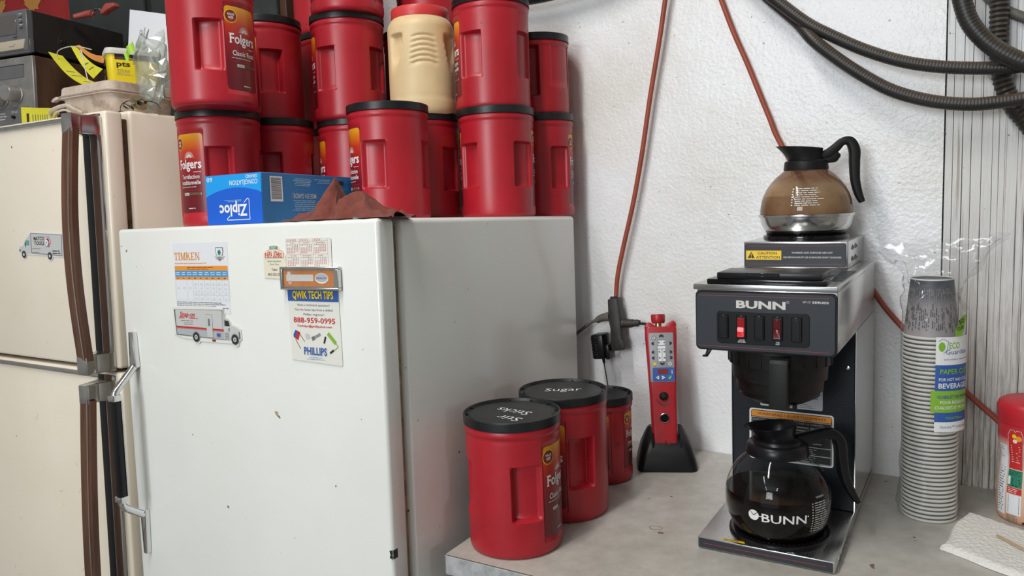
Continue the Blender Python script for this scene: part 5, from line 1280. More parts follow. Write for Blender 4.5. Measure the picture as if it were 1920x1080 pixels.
# upper warmer
wm = MB(); wbox(wm, -.3735, -.1970, 1.440, 1.628, -.1413, -.0942, 'steel', .0015, 2); wo = part('upper_warmer', wm, bw, 'steel upper warmer box')
mb = MB(); mb.prism(rrpoly(-.3712, -.2000, Z(-.1388), Z(-.0972), .0045, 5), 1.4380, 1.4405, 'panel_grey', .0006, 'y', 1)
P = Print(mb, lambda u, v, o: Vector((u, 1.4380 - o, Z(v))))
P.rect(-.3665, -.1022, -.2055, -.1016, 'redline', 1); P.rect(-.3665, -.1345, -.2055, -.1339, 'redline', 1)
P.rect(-.3690, -.1262, -.3070, -.1098, 'caution_yellow', 1)
P.poly([(-.3660, -.1235), (-.3535, -.1235), (-.3597, -.1118)], 'black_print', 2); P.rect(-.3602, -.1205, -.3592, -.1150, 'caution_yellow', 3); P.disc(-.3597, -.1222, .0008, 'caution_yellow', 3, 8)
P.text('CAUTION', -.3315, -.1168, .0046, 'black_print', w=.0335, al='C', bold=.02, layer=2); P.text('ATTENTION', -.3302, -.1240, .0046, 'black_print', w=.0415, al='C', bold=.02, layer=2)
P.text('WARMERS AND SURFACES ARE HOT', -.2555, -.1150, .0028, 'silver_print', w=.0680, al='C', bold=.03); P.text('LES RÉCHAUDS ET LES SURFACES SONT CHAUDES', -.2555, -.1230, .0028, 'silver_print', w=.0960, al='C', bold=.03)
part('caution_panel', mb, wo, 'dark panel with yellow CAUTION ATTENTION label')
for yy in (1.48, 1.52):
    for zz in (-.1070, -.1270):
        mb = MB(); mb.add([(-.1970, yy, Z(zz) - .005), (-.1970, yy + .012, Z(zz) - .005), (-.1970, yy + .008, Z(zz) + .005), (-.1920, yy + .002, Z(zz) - .001)], [(0, 1, 3), (1, 2, 3), (0, 3, 2)], 'steel'); part('louvre', mb, wo)
def warmer_plate(cx, cy, z, r):
    mb = MB(); mb.lathe([(r, Z(z)), (r + .001, Z(z) + .003), (r, Z(z) + .0075), (r - .004, Z(z) + .0088), (r - .010, Z(z) + .0088), (r - .012, Z(z) + .0072), (.0001, Z(z) + .0072)], 'black_gloss', 64, (cx, cy))
    for i in range(60):
        a = 2 * pi * i / 60; mb.T = Matrix.Translation((cx + (r - .007) * sin(a), cy - (r - .007) * cos(a), Z(z) + .0088)) @ Matrix.Rotation(a, 4, 'Z'); mb.box(-.0012, .0012, -.0016, .0016, 0, .0006, 'black'); mb.T = I4
    return mb
part('warmer_plate', warmer_plate(-.2840, 1.535, -.0942, .0745), wo, 'round black warmer plate')
part('warmer_plate', warmer_plate(-.2700, 1.2490, -.5480, .0765), bw, 'round black lower warmer plate')
mb = MB(); P = Print(mb, lambda u, v, o: Vector((u, v, Z(-.5482) + o)))
def skew(P, pts, m, l=1): P.poly(pts, m, l)
P.poly([(-.3420, 1.1785), (-.3070, 1.1785), (-.3070, 1.1850), (-.3420, 1.1850)], 'caution_yellow', 1); P.lines(-.3400, 1.179, -.31, 1.1845, 2, 'black_print', 2, .4, 1)
P.rect(-.3065, 1.178, -.274, 1.188, 'panel_grey', 0); P.lines(-.304, 1.179, -.276, 1.187, 3, 'dim_print', 1, .35, 2); P.text('H', -.262, 1.177, .006, 'white_print'); P.lines(-.256, 1.176, -.228, 1.182, 2, 'white_print', 1, .35, 3)
part('tray_sticker', mb, bw, 'yellow and black caution sticker')
# warning labels on the column
mb = MB(); P = Print(mb, lambda u, v, o: Vector((u, 1.378 - o, Z(v))), .00018, .0004)
P.rrect(-.3300, -.3785, -.2262, -.3000, .003, 'sticker_silver', 0)
P.lines(-.327, -.3765, -.229, -.368, 3, 'dgrey_print', 1, .3, 3); P.lines(-.250, -.362, -.229, -.320, 6, 'dgrey_print', 1, .22, 4); P.text('BUNN', -.3, -.335, .008, 'dgrey_print', w=.03, bold=.05)
part('rating_label', mb, bw, 'silver rating label')
mb = MB(); P = Print(mb, lambda u, v, o: Vector((u, 1.378 - o, Z(v))), .00018, .0006)
P.rrect(-.3488, -.4760, -.2082, -.3845, .005, 'white_print', 0); P.rrect(-.3462, -.4735, -.2108, -.3870, .004, 'black_print', 1)
P.rrect(-.3452, -.3985, -.2118, -.3882, .002, 'orange_print', 2); P.text('WARNING / AVERTISSEMENT', -.2200, -.3955, .0048, 'black_print', w=.1150, al='R', bold=0, layer=3)
P.frame(-.3452, -.4725, -.2118, -.3997, .0006, 'white_print', 2); P.rect(-.2725, -.4580, -.2718, -.3997, 'white_print', 2)
P.text('DISCARD CARAFE IF:', -.3420, -.4055, .0028, 'dim_print', w=.055, layer=3); P.text('JETER LA CARAFE:', -.2690, -.4055, .0028, 'dim_print', w=.044, layer=3); P.lines(-.342, -.436, -.278, -.408, 6, 'dim_print', 3, .35, 5); P.lines(-.269, -.440, -.215, -.408, 6, 'dim_print', 3, .4, 6)
P.rect(-.3452, -.4445, -.2118, -.4435, 'white_print', 2); P.rect(-.3452, -.4590, -.2118, -.4580, 'white_print', 2); P.lines(-.300, -.4570, -.220, -.4460, 3, 'dim_print', 3, .35, 7); P.lines(-.300, -.4715, -.220, -.4600, 3, 'dim_print', 3, .35, 8)
part('warning_label', mb, bw, 'black and orange WARNING AVERTISSEMENT label')
# brew funnel
fc = (-.272, 1.262)
mb = MB(); prof = [(.0001, -.3330), (.0420, -.3330), (.0600, -.3230), (.0605, -.3150), (.0655, -.3140), (.0665, -.2960), (.0715, -.2950), (.0725, -.2720), (.0775, -.2710), (.0785, -.2480), (.0820, -.2475), (.0820, -.2400)]
mb.lathe([(r, Z(z)) for r, z in prof], 'funnel', 64, fc)
for i in range(20):
    a = radians(-150 + 300 * i / 19)
    mb.T = Matrix.Translation((fc[0], fc[1], 0)) @ Matrix.Rotation(a, 4, 'Z'); mb.box(-.0010, .0010, -.0792, -.076, Z(-.2700), Z(-.2490), 'funnel', .0003, 1); mb.T = I4
fo = part('brew_funnel', mb, bw, 'scuffed black brew funnel')
mb = MB(); mb.prism([(1.1870, Z(-.3250)), (1.1640, Z(-.3250)), (1.1625, Z(-.3240)), (1.1660, Z(-.2560)), (1.1700, Z(-.2510)), (1.1950, Z(-.2480)), (1.1950, Z(-.2560)), (1.1760, Z(-.2600)), (1.1740, Z(-.3180)), (1.1870, Z(-.3190))], -.2665, -.2405, 'black_matte', .0015, 'x'); part('funnel_handle', mb, fo)
mb = MB(); mb.box(-.2440, -.2400, 1.22, 1.235, Z(-.3400), Z(-.3300), 'black'); part('drip_tip', mb, fo)
mb = MB(); wbox(mb, -.1960, -.1860, 1.20, 1.22, -.2460, -.2386, 'chrome', .001, 1); part('funnel_rail', mb, bw)

# ------------------------------------------------------------------ carafes
def skin(name, pts, edges, radii, mat, lv=2):
    pass
def handle_mesh(path, mat, seg=14):
    """path: list of (point, half width, half thickness) swept in the local x-z plane"""
    mb = MB(); P = [Vector(p) for p, _, _ in path]; C = spline(P, 6); n = len(C); vs = []
    for i, p in enumerate(C):
        t = i / (n - 1) * (len(path) - 1); k = min(int(t), len(path) - 2); f = t - k
        w = path[k][1] * (1 - f) + path[k + 1][1] * f; h = path[k][2] * (1 - f) + path[k + 1][2] * f
        tg = (C[min(i + 1, n - 1)] - C[max(i - 1, 0)]).normalized(); nrm = Vector((tg.z, 0, -tg.x))
        for q in range(seg):
            a = 2 * pi * q / seg; ca, sa = cos(a), sin(a)
            ex = (abs(ca) ** .55) * (1 if ca > 0 else -1); ey = (abs(sa) ** .55) * (1 if sa > 0 else -1)
            vs.append(p + nrm * (h * ex) + Vector((0, 1, 0)) * (w * ey))
    fs = [(j * seg + i, j * seg + (i + 1) % seg, (j + 1) * seg + (i + 1) % seg, (j + 1) * seg + i) for j in range(n - 1) for i in range(seg)]
    mb.add(vs, fs, mat, True); mb.add(vs[:seg], [tuple(range(seg))], mat); mb.add(vs[-seg:], [tuple(range(seg - 1, -1, -1))], mat); return mb
def spout(mb, z0, z1, r0, r1, mat, lean, tip, tilt):
    """pouring lip: flared cup, offset and tilted along -x"""
    n = 48; rings = []
    for k in range(9):
        t = k / 8; r = r0 + (r1 - r0) * t ** 1.7; z = z0 + (z1 - z0) * t
        rings.append([(-(lean * t) + (r * (1 + tip * t * (1 if cos(a) < 0 else 0))) * cos(a), r * sin(a) * (1 - .02 * t), z - tilt * t * cos(a)) for a in [2 * pi * i / n for i in range(n)]])
    inner = []
    for k in range(7):
        t = 1 - k / 6; r = (r0 + (r1 - r0) * t ** 1.7) - .0022; z = z0 + (z1 - z0) * t
        inner.append([(-(lean * t) + (r * (1 + tip * t * (1 if cos(a) < 0 else 0))) * cos(a), r * sin(a), z - tilt * t * cos(a)) for a in [2 * pi * i / n for i in range(n)]])
    loft(mb, rings + inner, mat, True, False)
    mb.add(inner[-1], [tuple(range(n))], mat)
# upper carafe, local origin on the warmer plate, +x is the handle side
cu = thing('coffee_carafe', 'brown stained carafe with steel lower bowl on the upper warmer', 'carafe', TR(-.2838, 1.535, Z(-.0868), radians(17)))
z = lambda v: v + .0868
mb = MB(); mb.lathe([(.0001, z(-.0868)), (.064, z(-.0868)), (.0700, z(-.0840)), (.0722, z(-.0790)), (.0705, z(-.0775))], 'black_gloss', 64); part('foot', mb, cu, 'black foot')
mb = MB(); mb.lathe([(.0715, z(-.0785)), (.0745, z(-.0770)), (.0790, z(-.0665)), (.0806, z(-.0580)), (.0812, z(-.0535)), (.0838, z(-.0530)), (.0843, z(-.0510)), (.0840, z(-.0480)), (.0815, z(-.0475))], 'steel_bowl', 72, cap=(False, False)); part('steel_bowl', mb, cu, 'polished steel bowl and rim band')
mb = MB(); GP = [(.0806, -.0475), (.0812, -.0420), (.0803, -.0340), (.0782, -.0230), (.0745, -.0120), (.0690, -.0010), (.0615, .0100), (.0520, .0200), (.0430, .0275), (.0375, .0325), (.0340, .0360)]
mb.lathe([(r, z(v)) for r, v in GP], 'glass_brown', 72, cap=(False, False))
part('glass_bowl', mb, cu, 'stained brown glass')
mb = MB(); mb.lathe([(.0001, z(-.070)), (.074, z(-.070)), (.0785, z(-.055)), (.0792, z(-.0420)), (.0784, z(-.0340)), (.0764, z(-.0230)), (.0735, z(-.0150)), (.0001, z(-.0150))], 'coffee_mid', 64); part('coffee', mb, cu, 'milky brown coffee')
mb = MB(); rr_ = lambda v: next((GP[i][0] + (GP[i + 1][0] - GP[i][0]) * (v - GP[i][1]) / (GP[i + 1][1] - GP[i][1]) for i in range(len(GP) - 1) if GP[i][1] <= v <= GP[i + 1][1]), .08)
P = Print(mb, lambda u, v, o: Vector(((rr_(v) + o) * sin(u / .078), -(rr_(v) + o) * cos(u / .078), z(v))), .0002, .0006)
P.lines(-.010, -.0330, .040, .0000, 9, 'white_print', 1, .28, 12); P.lines(-.016, -.033, -.013, .0000, 7, 'white_print', 1, .4, 2)
part('printed_notes', mb, cu, None, Matrix.Rotation(radians(-17 + 4), 4, 'Z'))
mb = MB(); mb.lathe([(.0340, z(.0318)), (.0385, z(.0310)), (.0392, z(.0330)), (.0378, z(.0470)), (.0350, z(.0492)), (.0260, z(.0500))], 'black_matte', 48)
spout(mb, z(.0490), z(.0735), .0300, .0375, 'black_matte', .0080, .20, .0035); part('collar', mb, cu, 'black collar and pouring lip')
hp = [((.018, 0, z(.0560)), .011, .006), ((.036, 0, z(.0590)), .011, .0090), ((.050, 0, z(.0690)), .0105, .0085), ((.062, 0, z(.0800)), .0105, .0070), ((.0750, 0, z(.0800)), .011, .0085), ((.0825, 0, z(.0640)), .0115, .0098), ((.0830, 0, z(.0400)), .011, .0092), ((.0845, 0, z(.0100)), .0105, .0082), ((.0900, 0, z(-.0140)), .0105, .0070), ((.0965, 0, z(-.0300)), .0100, .0050)]
part('handle', handle_mesh([((p[0] * 1.0, p[1], p[2]), w, h) for p, w, h in hp], 'black_matte'), cu, 'black handle')
mb = MB(); mb.prism([(.026, z(.0420)), (.052, z(.0440)), (.060, z(.0560)), (.052, z(.0640)), (.026, z(.0600))], -.0095, .0095, 'black_matte', .003); part('handle_mount', mb, cu)
# lower carafe
cl = thing('coffee_carafe', 'clear carafe of black coffee with BUNN print on the lower warmer', 'carafe', TR(-.2715, 1.2440, Z(-.5408), radians(0)))
z = lambda v: v + .5408
GP = [(.0001, -.5406), (.058, -.5406), (.0640, -.5385), (.0700, -.5290), (.0760, -.5150), (.0797, -.4990), (.0805, -.4850), (.0795, -.4720), (.0760, -.4580), (.0700, -.4450), (.0620, -.4330), (.0530, -.4235), (.0460, -.4165), (.0435, -.4120)]
mb = MB(); mb.lathe([(r, z(v)) for r, v in GP], 'glass', 96, cap=(False, False)); part('glass_bowl', mb, cl, 'clear glass bowl')
mb = MB(); mb.lathe([(.0001, z(-.5400))] + [(max(.0001, r - .0014), z(v)) for r, v in GP[2:8] if v < -.478] + [(.0785, z(-.4720)), (.0001, z(-.4720))], 'coffee', 96); part('coffee', mb, cl, 'black coffee')
GQ = GP[2:]
rl_ = lambda v: next((GQ[i][0] + (GQ[i + 1][0] - GQ[i][0]) * (v - GQ[i][1]) / (GQ[i + 1][1] - GQ[i][1]) for i in range(len(GQ) - 1) if GQ[i][1] <= v <= GQ[i + 1][1]), .08)
mb = MB(); P = Print(mb, lambda u, v, o: Vector(((rl_(v) + o) * sin(u / .080), -(rl_(v) + o) * cos(u / .080), z(v))), .0002, .0006)
P.text('BUNN', -.0090, -.5005, .0130, 'white_print', w=.0660, bold=.02); P.disc(-.0215, -.4925, .0082, 'white_print', 1); P.line([(-.026, -.4875), (-.0215, -.4925), (-.013, -.4850)], .0010, 'coffee', 2); P.rect(-.0140, -.4935, -.0040, -.4922, 'white_print', 2); P.disc(.0595, -.4895, .0012, 'white_print', 1, 10)
part('brand_print', mb, cl, 'white BUNN print', Matrix.Rotation(radians(2.5), 4, 'Z'))
mb = MB(); P = Print(mb, lambda u, v, o: Vector(((rl_(v) + o) * sin(u / .080), -(rl_(v) + o) * cos(u / .080), z(v))), .0002, .0006)
P.text('WARNING', .071, -.4655, .0030, 'grey_print', w=.018); P.lines(.067, -.5180, .098, -.4700, 13, 'grey_print', 1, .32, 31); P.lines(.062, -.5180, .0645, -.4700, 11, 'grey_print', 1, .4, 32)
part('printed_notes', mb, cl, None, Matrix.Rotation(radians(6), 4, 'Z'))
mb = MB(); mb.lathe([(.0440, z(-.4120)), (.0480, z(-.4155)), (.0485, z(-.4140)), (.0462, z(-.4010)), (.0440, z(-.3985)), (.0385, z(-.3965)), (.0370, z(-.3920)), (.0270, z(-.3900))], 'black', 56, cap=(False, False))
part('collar', mb, cl, 'black collar')
mb = MB(); spout(mb, z(-.3915), z(-.3720), .0275, .0375, 'black', .0070, .18, -.0045); part('pouring_lip', mb, cl, 'flared black pouring lip')
hd_ = [((.030, 0, z(-.3960)), .011, .0085), ((.055, 0, z(-.3930)), .011, .0100), ((.075, 0, z(-.3880)), .0105, .0085), ((.0900, 0, z(-.3900)), .0110, .0080), ((.0990, 0, z(-.4050)), .0110, .0090), ((.1020, 0, z(-.4300)), .0105, .0085), ((.1070, 0, z(-.4580)), .0105, .0075), ((.1180, 0, z(-.4850)), .0100, .0062), ((.1280, 0, z(-.5020)), .0095, .0040)]
ho_ = part('handle', handle_mesh(hd_, 'black'), cl, 'black handle', Matrix.Rotation(radians(32), 4, 'Z'))

# ------------------------------------------------------------------ paper cups in their bag
CX, CY = -.0690, 1.4730
def cup_meshes():
    mb = MB(); mb.lathe([(.0405, .0005), (.0412, .0), (.0425, .0002), (.0432, .0014), (.0434, .0024), (.0430, .0038), (.0418, .0044), (.0408, .0040)], 'cup_white', 40, cap=(False, False))
    rim = mb.mesh('rim')
    mb = MB(); mb.lathe([(.0413, .0036), (.0376, .040), (.0323, .0975), (.0316, .0980), (.0308, .0965), (.0001, .0960)], 'cup_print', 40, cap=(False, False)); wall = mb.mesh('wall')
    mb = MB(); mb.lathe([(.0413, .0036), (.0395, .0200)], 'cup_grey', 40, cap=(False, False)); skirt = mb.mesh('wall')
    return rim, wall, skirt
rim_m, wall_m, skirt_m = cup_meshes()
NC = 44; PITCH = .00722
rr = random.Random(2)
for i in range(NC):
    top_ = i == NC - 1
    T = Matrix.Translation((CX + rr.uniform(-.0004, .0004) - .00006 * i, CY + rr.uniform(-.0004, .0004), CT + .0006 + i * PITCH))
    if i == 0: lab = 'paper cup at the very bottom of the bagged stack'
    elif top_: lab = 'topmost paper cup, its grey skyline dashes fully showing'
    else: lab = 'upturned paper cup nested in the bagged stack, only its white rim showing'
    c = thing('paper_cup', lab, 'cup', T, 'paper cups in the bagged stack')
    part('rim', rim_m, c, 'white rolled rim'); part('wall', wall_m if top_ else skirt_m, c)
    if top_:
        mb = MB(); rq = random.Random(9)
        P = Print(mb, lambda u, v, o: Vector(((.0416 - (v - .0036) * .0958 + o) * sin(u / .038), -(.0416 - (v - .0036) * .0958 + o) * cos(u / .038), v)), .0001, .0003)
        for k in range(44):
            u = -.060 + k * .00275; v = .012 + rq.uniform(0, .010)
            while v < .082:
                L = rq.uniform(.0015, .013); den = (v - .01) / .07
                if rq.random() < .62: P.rrect(u, v, u + .0013, min(v + L, .084), .0006, 'cup_dash' if den < .55 else 'cup_dash_l', 1)
                v += L + .0022
        part('skyline_print', mb, c)
        mb = MB(); mb.lathe([(.0325, .0966), (.0327, .0984), (.0318, .0988), (.0310, .0975)], 'cup_white', 40, cap=(False, False)); part('base_rim', mb, c)
def bag():
    rr = random.Random(4)
    def f(i, j):
        a = 2 * pi * i; h = .470 * j
        if j < .02: r = .046
        elif h < .33: r = .0462 + .0025 * sin(3 * a + 5 * j) + .004 * max(0, 1 - h / .05)
        elif h < .415: r = .0462 - .006 * (h - .33) / .085
        else:
            t = (h - .415) / .055; r = .040 + .022 * t
        x = r * cos(a); y = r * sin(a) * (1 if h < .38 else 1 - .75 * min(1, (h - .38) / .07))
        if h > .38: t = (h - .38) / .09; x = x * (1 + .55 * t) + .010 * t; 
        q = Vector((cos(a) * 1.6, sin(a) * 1.6, h * 26)); am = .0034 if h < .36 else .012
        d = noise.noise(q) * am
        if h >= .36: d += noise.noise(q * 2.3) * am * .7
        zz = h + (noise.noise(Vector((cos(a) * 2, sin(a) * 2, 5))) * .022 + .012 * cos(a) if h > .44 else 0) + (noise.noise(q * 1.7) * .006 if h > .40 else 0)
        return (x + d * cos(a) - .0015, y + d * sin(a), max(.0004, zz))
    mb = MB(); mb.grid(f, 44, 60, 'bag_clear', True); return mb
bgb = thing('cup_bag', 'clear plastic bag with green and blue label around the paper cups', 'bag', TR(CX, CY, CT, 0))
part('film', bag(), bgb)
mb = MB(); R_ = .0505
P = Print(mb, lambda u, v, o: Vector(((R_ + o) * sin(u / R_), -(R_ + o) * cos(u / R_), v)), .00018, .0002)
def q_(u0, u1, v0, v1, m, l=0): P.rect(u0, v0, u1, v1, m, l, 10)
U0, U1 = .0015, .0640
q_(U0, U1, .1600, .3180, 'white_print'); q_(U0, U1, .1770, .2720, 'blue_print', 1); q_(U0 - .006, U1, .1930, .2290, 'lime_print', 2)
P.disc(.0105, .3020, .0050, 'lime_print', 1, ry=.0078); P.line([(.005, .311), (.012, .3150), (.020, .311), (.0180, .296), (.0125, .291)], .0007, 'blue_print', 2)
P.text('ECO', .0215, .2990, .0100, 'lime_print', w=.0190, bold=.03); P.text('Guardian', .0165, .2895, .0080, 'blue_print', w=.0420, bold=.0); P.text('pure products. cleaner world.', .0140, .2800, .0030, 'blue_print', w=.0500)
P.text('PAPER CUPS', .0085, .2570, .0085, 'lime_print', w=.0560, bold=.03, layer=3); P.text('FOR HOT AND COLD', .0070, .2455, .0050, 'white_print', w=.0550, bold=.02, layer=3); P.text('BEVERAGES', .0065, .2335, .0082, 'white_print', w=.0560, bold=.03, layer=3)
P.text('GOBELET EN PAPIER', .0050, .2165, .0052, 'blue_print', w=.0580, bold=.02, layer=4); P.text('POUR BOISSONS', .0095, .2075, .0052, 'white_print', w=.0480, bold=.02, layer=4); P.text('CHAUDES ET FROIDES', .0020, .1985, .0052, 'white_print', w=.0610, bold=.02, layer=4)
P.text('10oz/296ml', .0190, .1820, .0042, 'lime_print', w=.0320, bold=.02, layer=3); P.text('SkyLine™ Collection', .0100, .1665, .0045, 'blue_print', w=.0520, layer=1)
part('sleeve_label', mb, bgb, 'white, blue and green label with ECO PAPER CUPS lettering', Matrix.Rotation(radians(7), 4, 'Z'))
mb = MB(); P = Print(mb, lambda u, v, o: Vector(((R_ + .001 + o) * sin(u / R_), -(R_ + .001 + o) * cos(u / R_), v)), .00018, .0004)
P.poly([(.030, .322), (.034, .318), (.042, .319), (.047, .325), (.052, .338), (.055, .349), (.052, .353), (.047, .353), (.039, .346), (.032, .331)], 'lime_print', 0)
P.text('50', .038, .3365, .0085, 'black_print', w=.0125, bold=.03, rot=.35); P.text('CUPS', .0345, .3275, .0060, 'black_print', w=.0140, bold=.03, rot=.2)
part('count_sticker', mb, bgb, 'lime green 50 CUPS sticker', Matrix.Rotation(radians(7), 4, 'Z'))

# ------------------------------------------------------------------ creamer bottle, towel, stir stick
cr = thing('creamer_bottle', 'peach and red creamer bottle with red cap at the right edge', 'bottle', TR(.0805, 1.527, CT + .0004, radians(-14)))
mb = MB(); n = 64; prof = [(.0455, .0), (.0490, .003), (.0505, .010), (.0508, .030), (.0505, .060), (.0485, .085), (.0470, .100), (.0470, .112), (.0495, .126), (.0512, .138), (.0515, .160), (.0512, .166)]
mb.lathe(prof, 'creamer', n); part('bottle', mb, cr)
mb = MB(); mb.lathe([(.0520, .1665), (.0525, .168), (.0518, .172), (.0530, .1745), (.0535, .192), (.0510, .199), (.0450, .2030), (.0001, .2045)], 'creamer_cap', n); part('cap', mb, cr, 'red flip cap')
mb = MB(); pr = lambda v: next((prof[i][0] + (prof[i + 1][0] - prof[i][0]) * (v - prof[i][1]) / (prof[i + 1][1] - prof[i][1]) for i in range(len(prof) - 1) if prof[i][1] <= v <= prof[i + 1][1]), .05)
P = Print(mb, lambda u, v, o: Vector(((pr(v) + o) * sin(u / .05), -(pr(v) + o) * cos(u / .05), v)), .0002, .0004)
def band(u0, u1, v0, v1, m, l=0, k=6):
    for i in range(k): P.rect(u0, v0 + (v1 - v0) * i / k, u1, v0 + (v1 - v0) * (i + 1) / k, m, l, 6)
band(-.0480, -.0300, .012, .130, 'paper', 0); P.lines(-.046, .016, -.033, .128, 26, 'dgrey_print', 1, .35, 4)
band(-.0270, -.0040, .093, .150, 'red_print', 0); P.disc(-.0205, .152, .0075, 'red_print', 0); P.disc(-.0105, .152, .0075, 'red_print', 0)
P.line([(-.0270, .093), (-.0270, .150), (-.024, .1585), (-.018, .1595), (-.0155, .1560), (-.013, .1595), (-.007, .1585), (-.004, .150), (-.004, .093)], .0008, 'grey_print', 2)
P.disc(-.0170, .149, .0035, 'yellow_print', 1, 10); P.disc(-.0100, .146, .0045, 'orange_print', 1, 10); P.disc(-.0155, .141, .0035, 'cream_card', 2, 10); P.lines(-.023, .103, -.007, .134, 8, 'grey_print', 1, .3, 5)
band(-.0270, -.0040, .0630, .0915, 'green_print', 0); P.lines(-.020, .064, -.0055, .078, 4, 'black_print', 1, .5, 5); P.lines(-.0255, .082, -.0055, .0905, 3, 'black_print', 1, .3, 6); P.rect(-.0262, .066, -.0220, .080, 'paper', 1)
band(-.0270, -.0040, .0515, .0620, 'red_print', 0, 2); P.lines(-.025, .0525, -.006, .061, 3, 'white_print', 1, .3, 7)
band(-.0270, -.0040, .0160, .0500, 'paper', 0)
for i in range(24): y = .0185 + i * .00125; P.rect(-.0245, y, -.0065, y + [.0004, .0009, .0005, .0007][(i * 5) % 4], 'black_print', 1)
P.lines(-.027, .0020, -.006, .0150, 7, 'dgrey_print', 1, .4, 9); P.rect(-.002, .0025, .008, .0070, 'black_print', 1)
part('label', mb, cr, 'label with barcode and green recycling block')
mb = MB(); 
def tw(i, j):
    ax, ay = -.0470, 1.3300; bx, by = -.0135, 1.4930; cx_, cy_ = .150, 1.4250; dx, dy = .110, 1.2400
    x = (ax * (1 - j) + bx * j) * (1 - i) + (dx * (1 - j) + cx_ * j) * i; y = (ay * (1 - j) + by * j) * (1 - i) + (dy * (1 - j) + cy_ * j) * i
    e = min(1, min(i, 1 - i) / .03, min(j, 1 - j) / .04)
    return (x + .003 * sin(8 * j) * (i < .1), y + .002 * sin(11 * i), CT + .0008 + (.0075 + .0015 * sin(5 * i + 2 * j) + .0006 * sin(60 * i) * sin(60 * j)) * max(0, e) ** .5)
mb.grid(tw, 60, 40, 'towel'); mb.grid(lambda i, j: (tw(i, j)[0], tw(i, j)[1], CT + .0005), 4, 4, 'towel')
solo('paper_towel', mb, 'folded quilted white paper towel on the worktop corner', 'paper towel')
mb = MB(); d = Vector((.0353, -.0382, 0)).normalized(); st = Matrix.Translation((.0299, 1.3957, CT + .0115)) @ Matrix.Rotation(atan2(d.y, d.x), 4, 'Z')
mb.T = st; mb.prism([(0, -.0016), (.001, -.0024), (.138, -.0024), (.139, 0), (.138, .0024), (.001, .0024), (0, .0016)], 0, .0012, 'stick', 0, 'z'); 
solo('stir_stick', mb, 'thin wooden stir stick lying on the paper towel', 'stir stick')

# ------------------------------------------------------------------ air line tester in its dock
O1 = Vector((-.5560, 1.512, Z(-.5320))); O2 = Vector((-.5790, 1.556, Z(-.2720)))
az = (O2 - O1).normalized(); ax = Vector((cos(radians(24)), sin(radians(24)), 0)); ax = (ax - az * ax.dot(az)).normalized(); ay = az.cross(ax)
TT = Matrix(((ax.x, ay.x, az.x, O1.x), (ax.y, ay.y, az.y, O1.y), (ax.z, ay.z, az.z, O1.z), (0, 0, 0, 1)))
tst = thing('handheld_tester', 'red handheld tester with grey keypad standing in a black dock', 'tester', TT)
mb = MB()
spec = [(-.010, .023, .010, 0), (0, .0255, .014, 0), (.030, .0262, .0155, 0), (.085, .0270, .016, 0), (.110, .0275, .0165, -.001), (.140, .0285, .0175, -.001), (.190, .0305, .018, -.001), (.235, .0325, .018, 0), (.253, .0325, .0175, 0), (.257, .031, .016, 0)]
rings = []
for zz, hw, hd2, oy in spec:
    rings.append([(a, b + oy, zz) for a, b in rrpoly(-hw, hw, -hd2, hd2, .0075, 5)])
loft(mb, rings, 'tester_red')
mb.prism([(-.0325, .250), (-.0325, .262), (-.024, .268), (-.015, .262), (-.006, .256)], -.010, .010, 'tester_red', .003); mb.prism([(.0325, .250), (.0325, .264), (.026, .270), (.019, .266), (.008, .256)], -.010, .010, 'tester_red', .003)
part('case', mb, tst, 'scuffed red case')
mb = MB(); mb.lathe([(.0065, .2560), (.0065, .2640)], 'brass', 20, (-.004, 0)); mb.lathe([(.0120, .2640), (.0145, .2680), (.0150, .2800), (.0140, .2830), (.0001, .2835)], 'tester_red', 32, (-.004, 0)); part('coupling_cap', mb, tst, 'red coupling cap')
mb = MB(); mb.box(-.0255, .0245, -.0198, -.017, .1420, .2440, 'tester_grey', .003, 2)
P = Print(mb, lambda u, v, o: Vector((u, -.0198 - o, v)), .00015, .0002)
P.rrect(-.0205, .1435, .0245, .1720, .003, 'blue_print', 1)
P.rect(-.0100, .1580, .0110, .1690, 'maroon_print', 2); P.text('i', .0180, .1590, .0085, 'white_print', bold=.03, layer=2)
P.poly([(-.0150, .1515), (-.0080, .1475), (-.0080, .1555)], 'white_print', 2); P.poly([(.0050, .1515), (-.0020, .1475), (-.0020, .1555)], 'white_print', 2); P.rect(-.0125, .1510, -.0090, .1520, 'blue_print', 3); P.rect(-.0015, .1510, .0020, .1520, 'blue_print', 3)
P.disc(.0140, .1515, .0045, 'green_print', 2); P.line([(.0115, .1515), (.0135, .1490), (.0170, .1550)], .0010, 'white_print', 3)
# truck from above
P.rrect(-.0090, .2180, .0090, .2290, .004, 'dgrey_print', 2); P.rrect(-.0080, .2185, .0080, .2280, .0035, 'white_print', 3); P.rect(-.0080, .2110, .0075, .2165, 'white_print', 3); P.rect(-.0088, .1845, .0082, .2100, 'dgrey_print', 2); P.rect(-.0078, .1850, .0072, .2095, 'white_print', 3)
for a, b in ((-.0055, .2235), (.0055, .2235), (-.0050, .2045), (.0050, .2045), (-.0050, .1920), (.0050, .1920)): P.disc(a, b, .0019, 'dgrey_print', 4, 10)
P.rect(-.0010, .1850, -.0005, .2095, 'dgrey_print', 4); P.rect(.0010, .1850, .0015, .2095, 'dgrey_print', 4)
for y in (.2220, .2040, .1920):
    for sx in (-1, 1): P.poly([(sx * .0150, y - .003), (sx * .0195, y - .003), (sx * .0215, y), (sx * .0195, y + .003), (sx * .0150, y + .003), (sx * .0165, y)], 'black_print', 2)
P.poly([(-.0045, .2340), (-.0045, .2385), (0, .2410), (.0045, .2385), (.0045, .2340), (0, .2360)], 'black_print', 2); P.poly([(-.0045, .1830), (-.0045, .1790), (0, .1765), (.0045, .1790), (.0045, .1830), (0, .181)], 'black_print', 2)
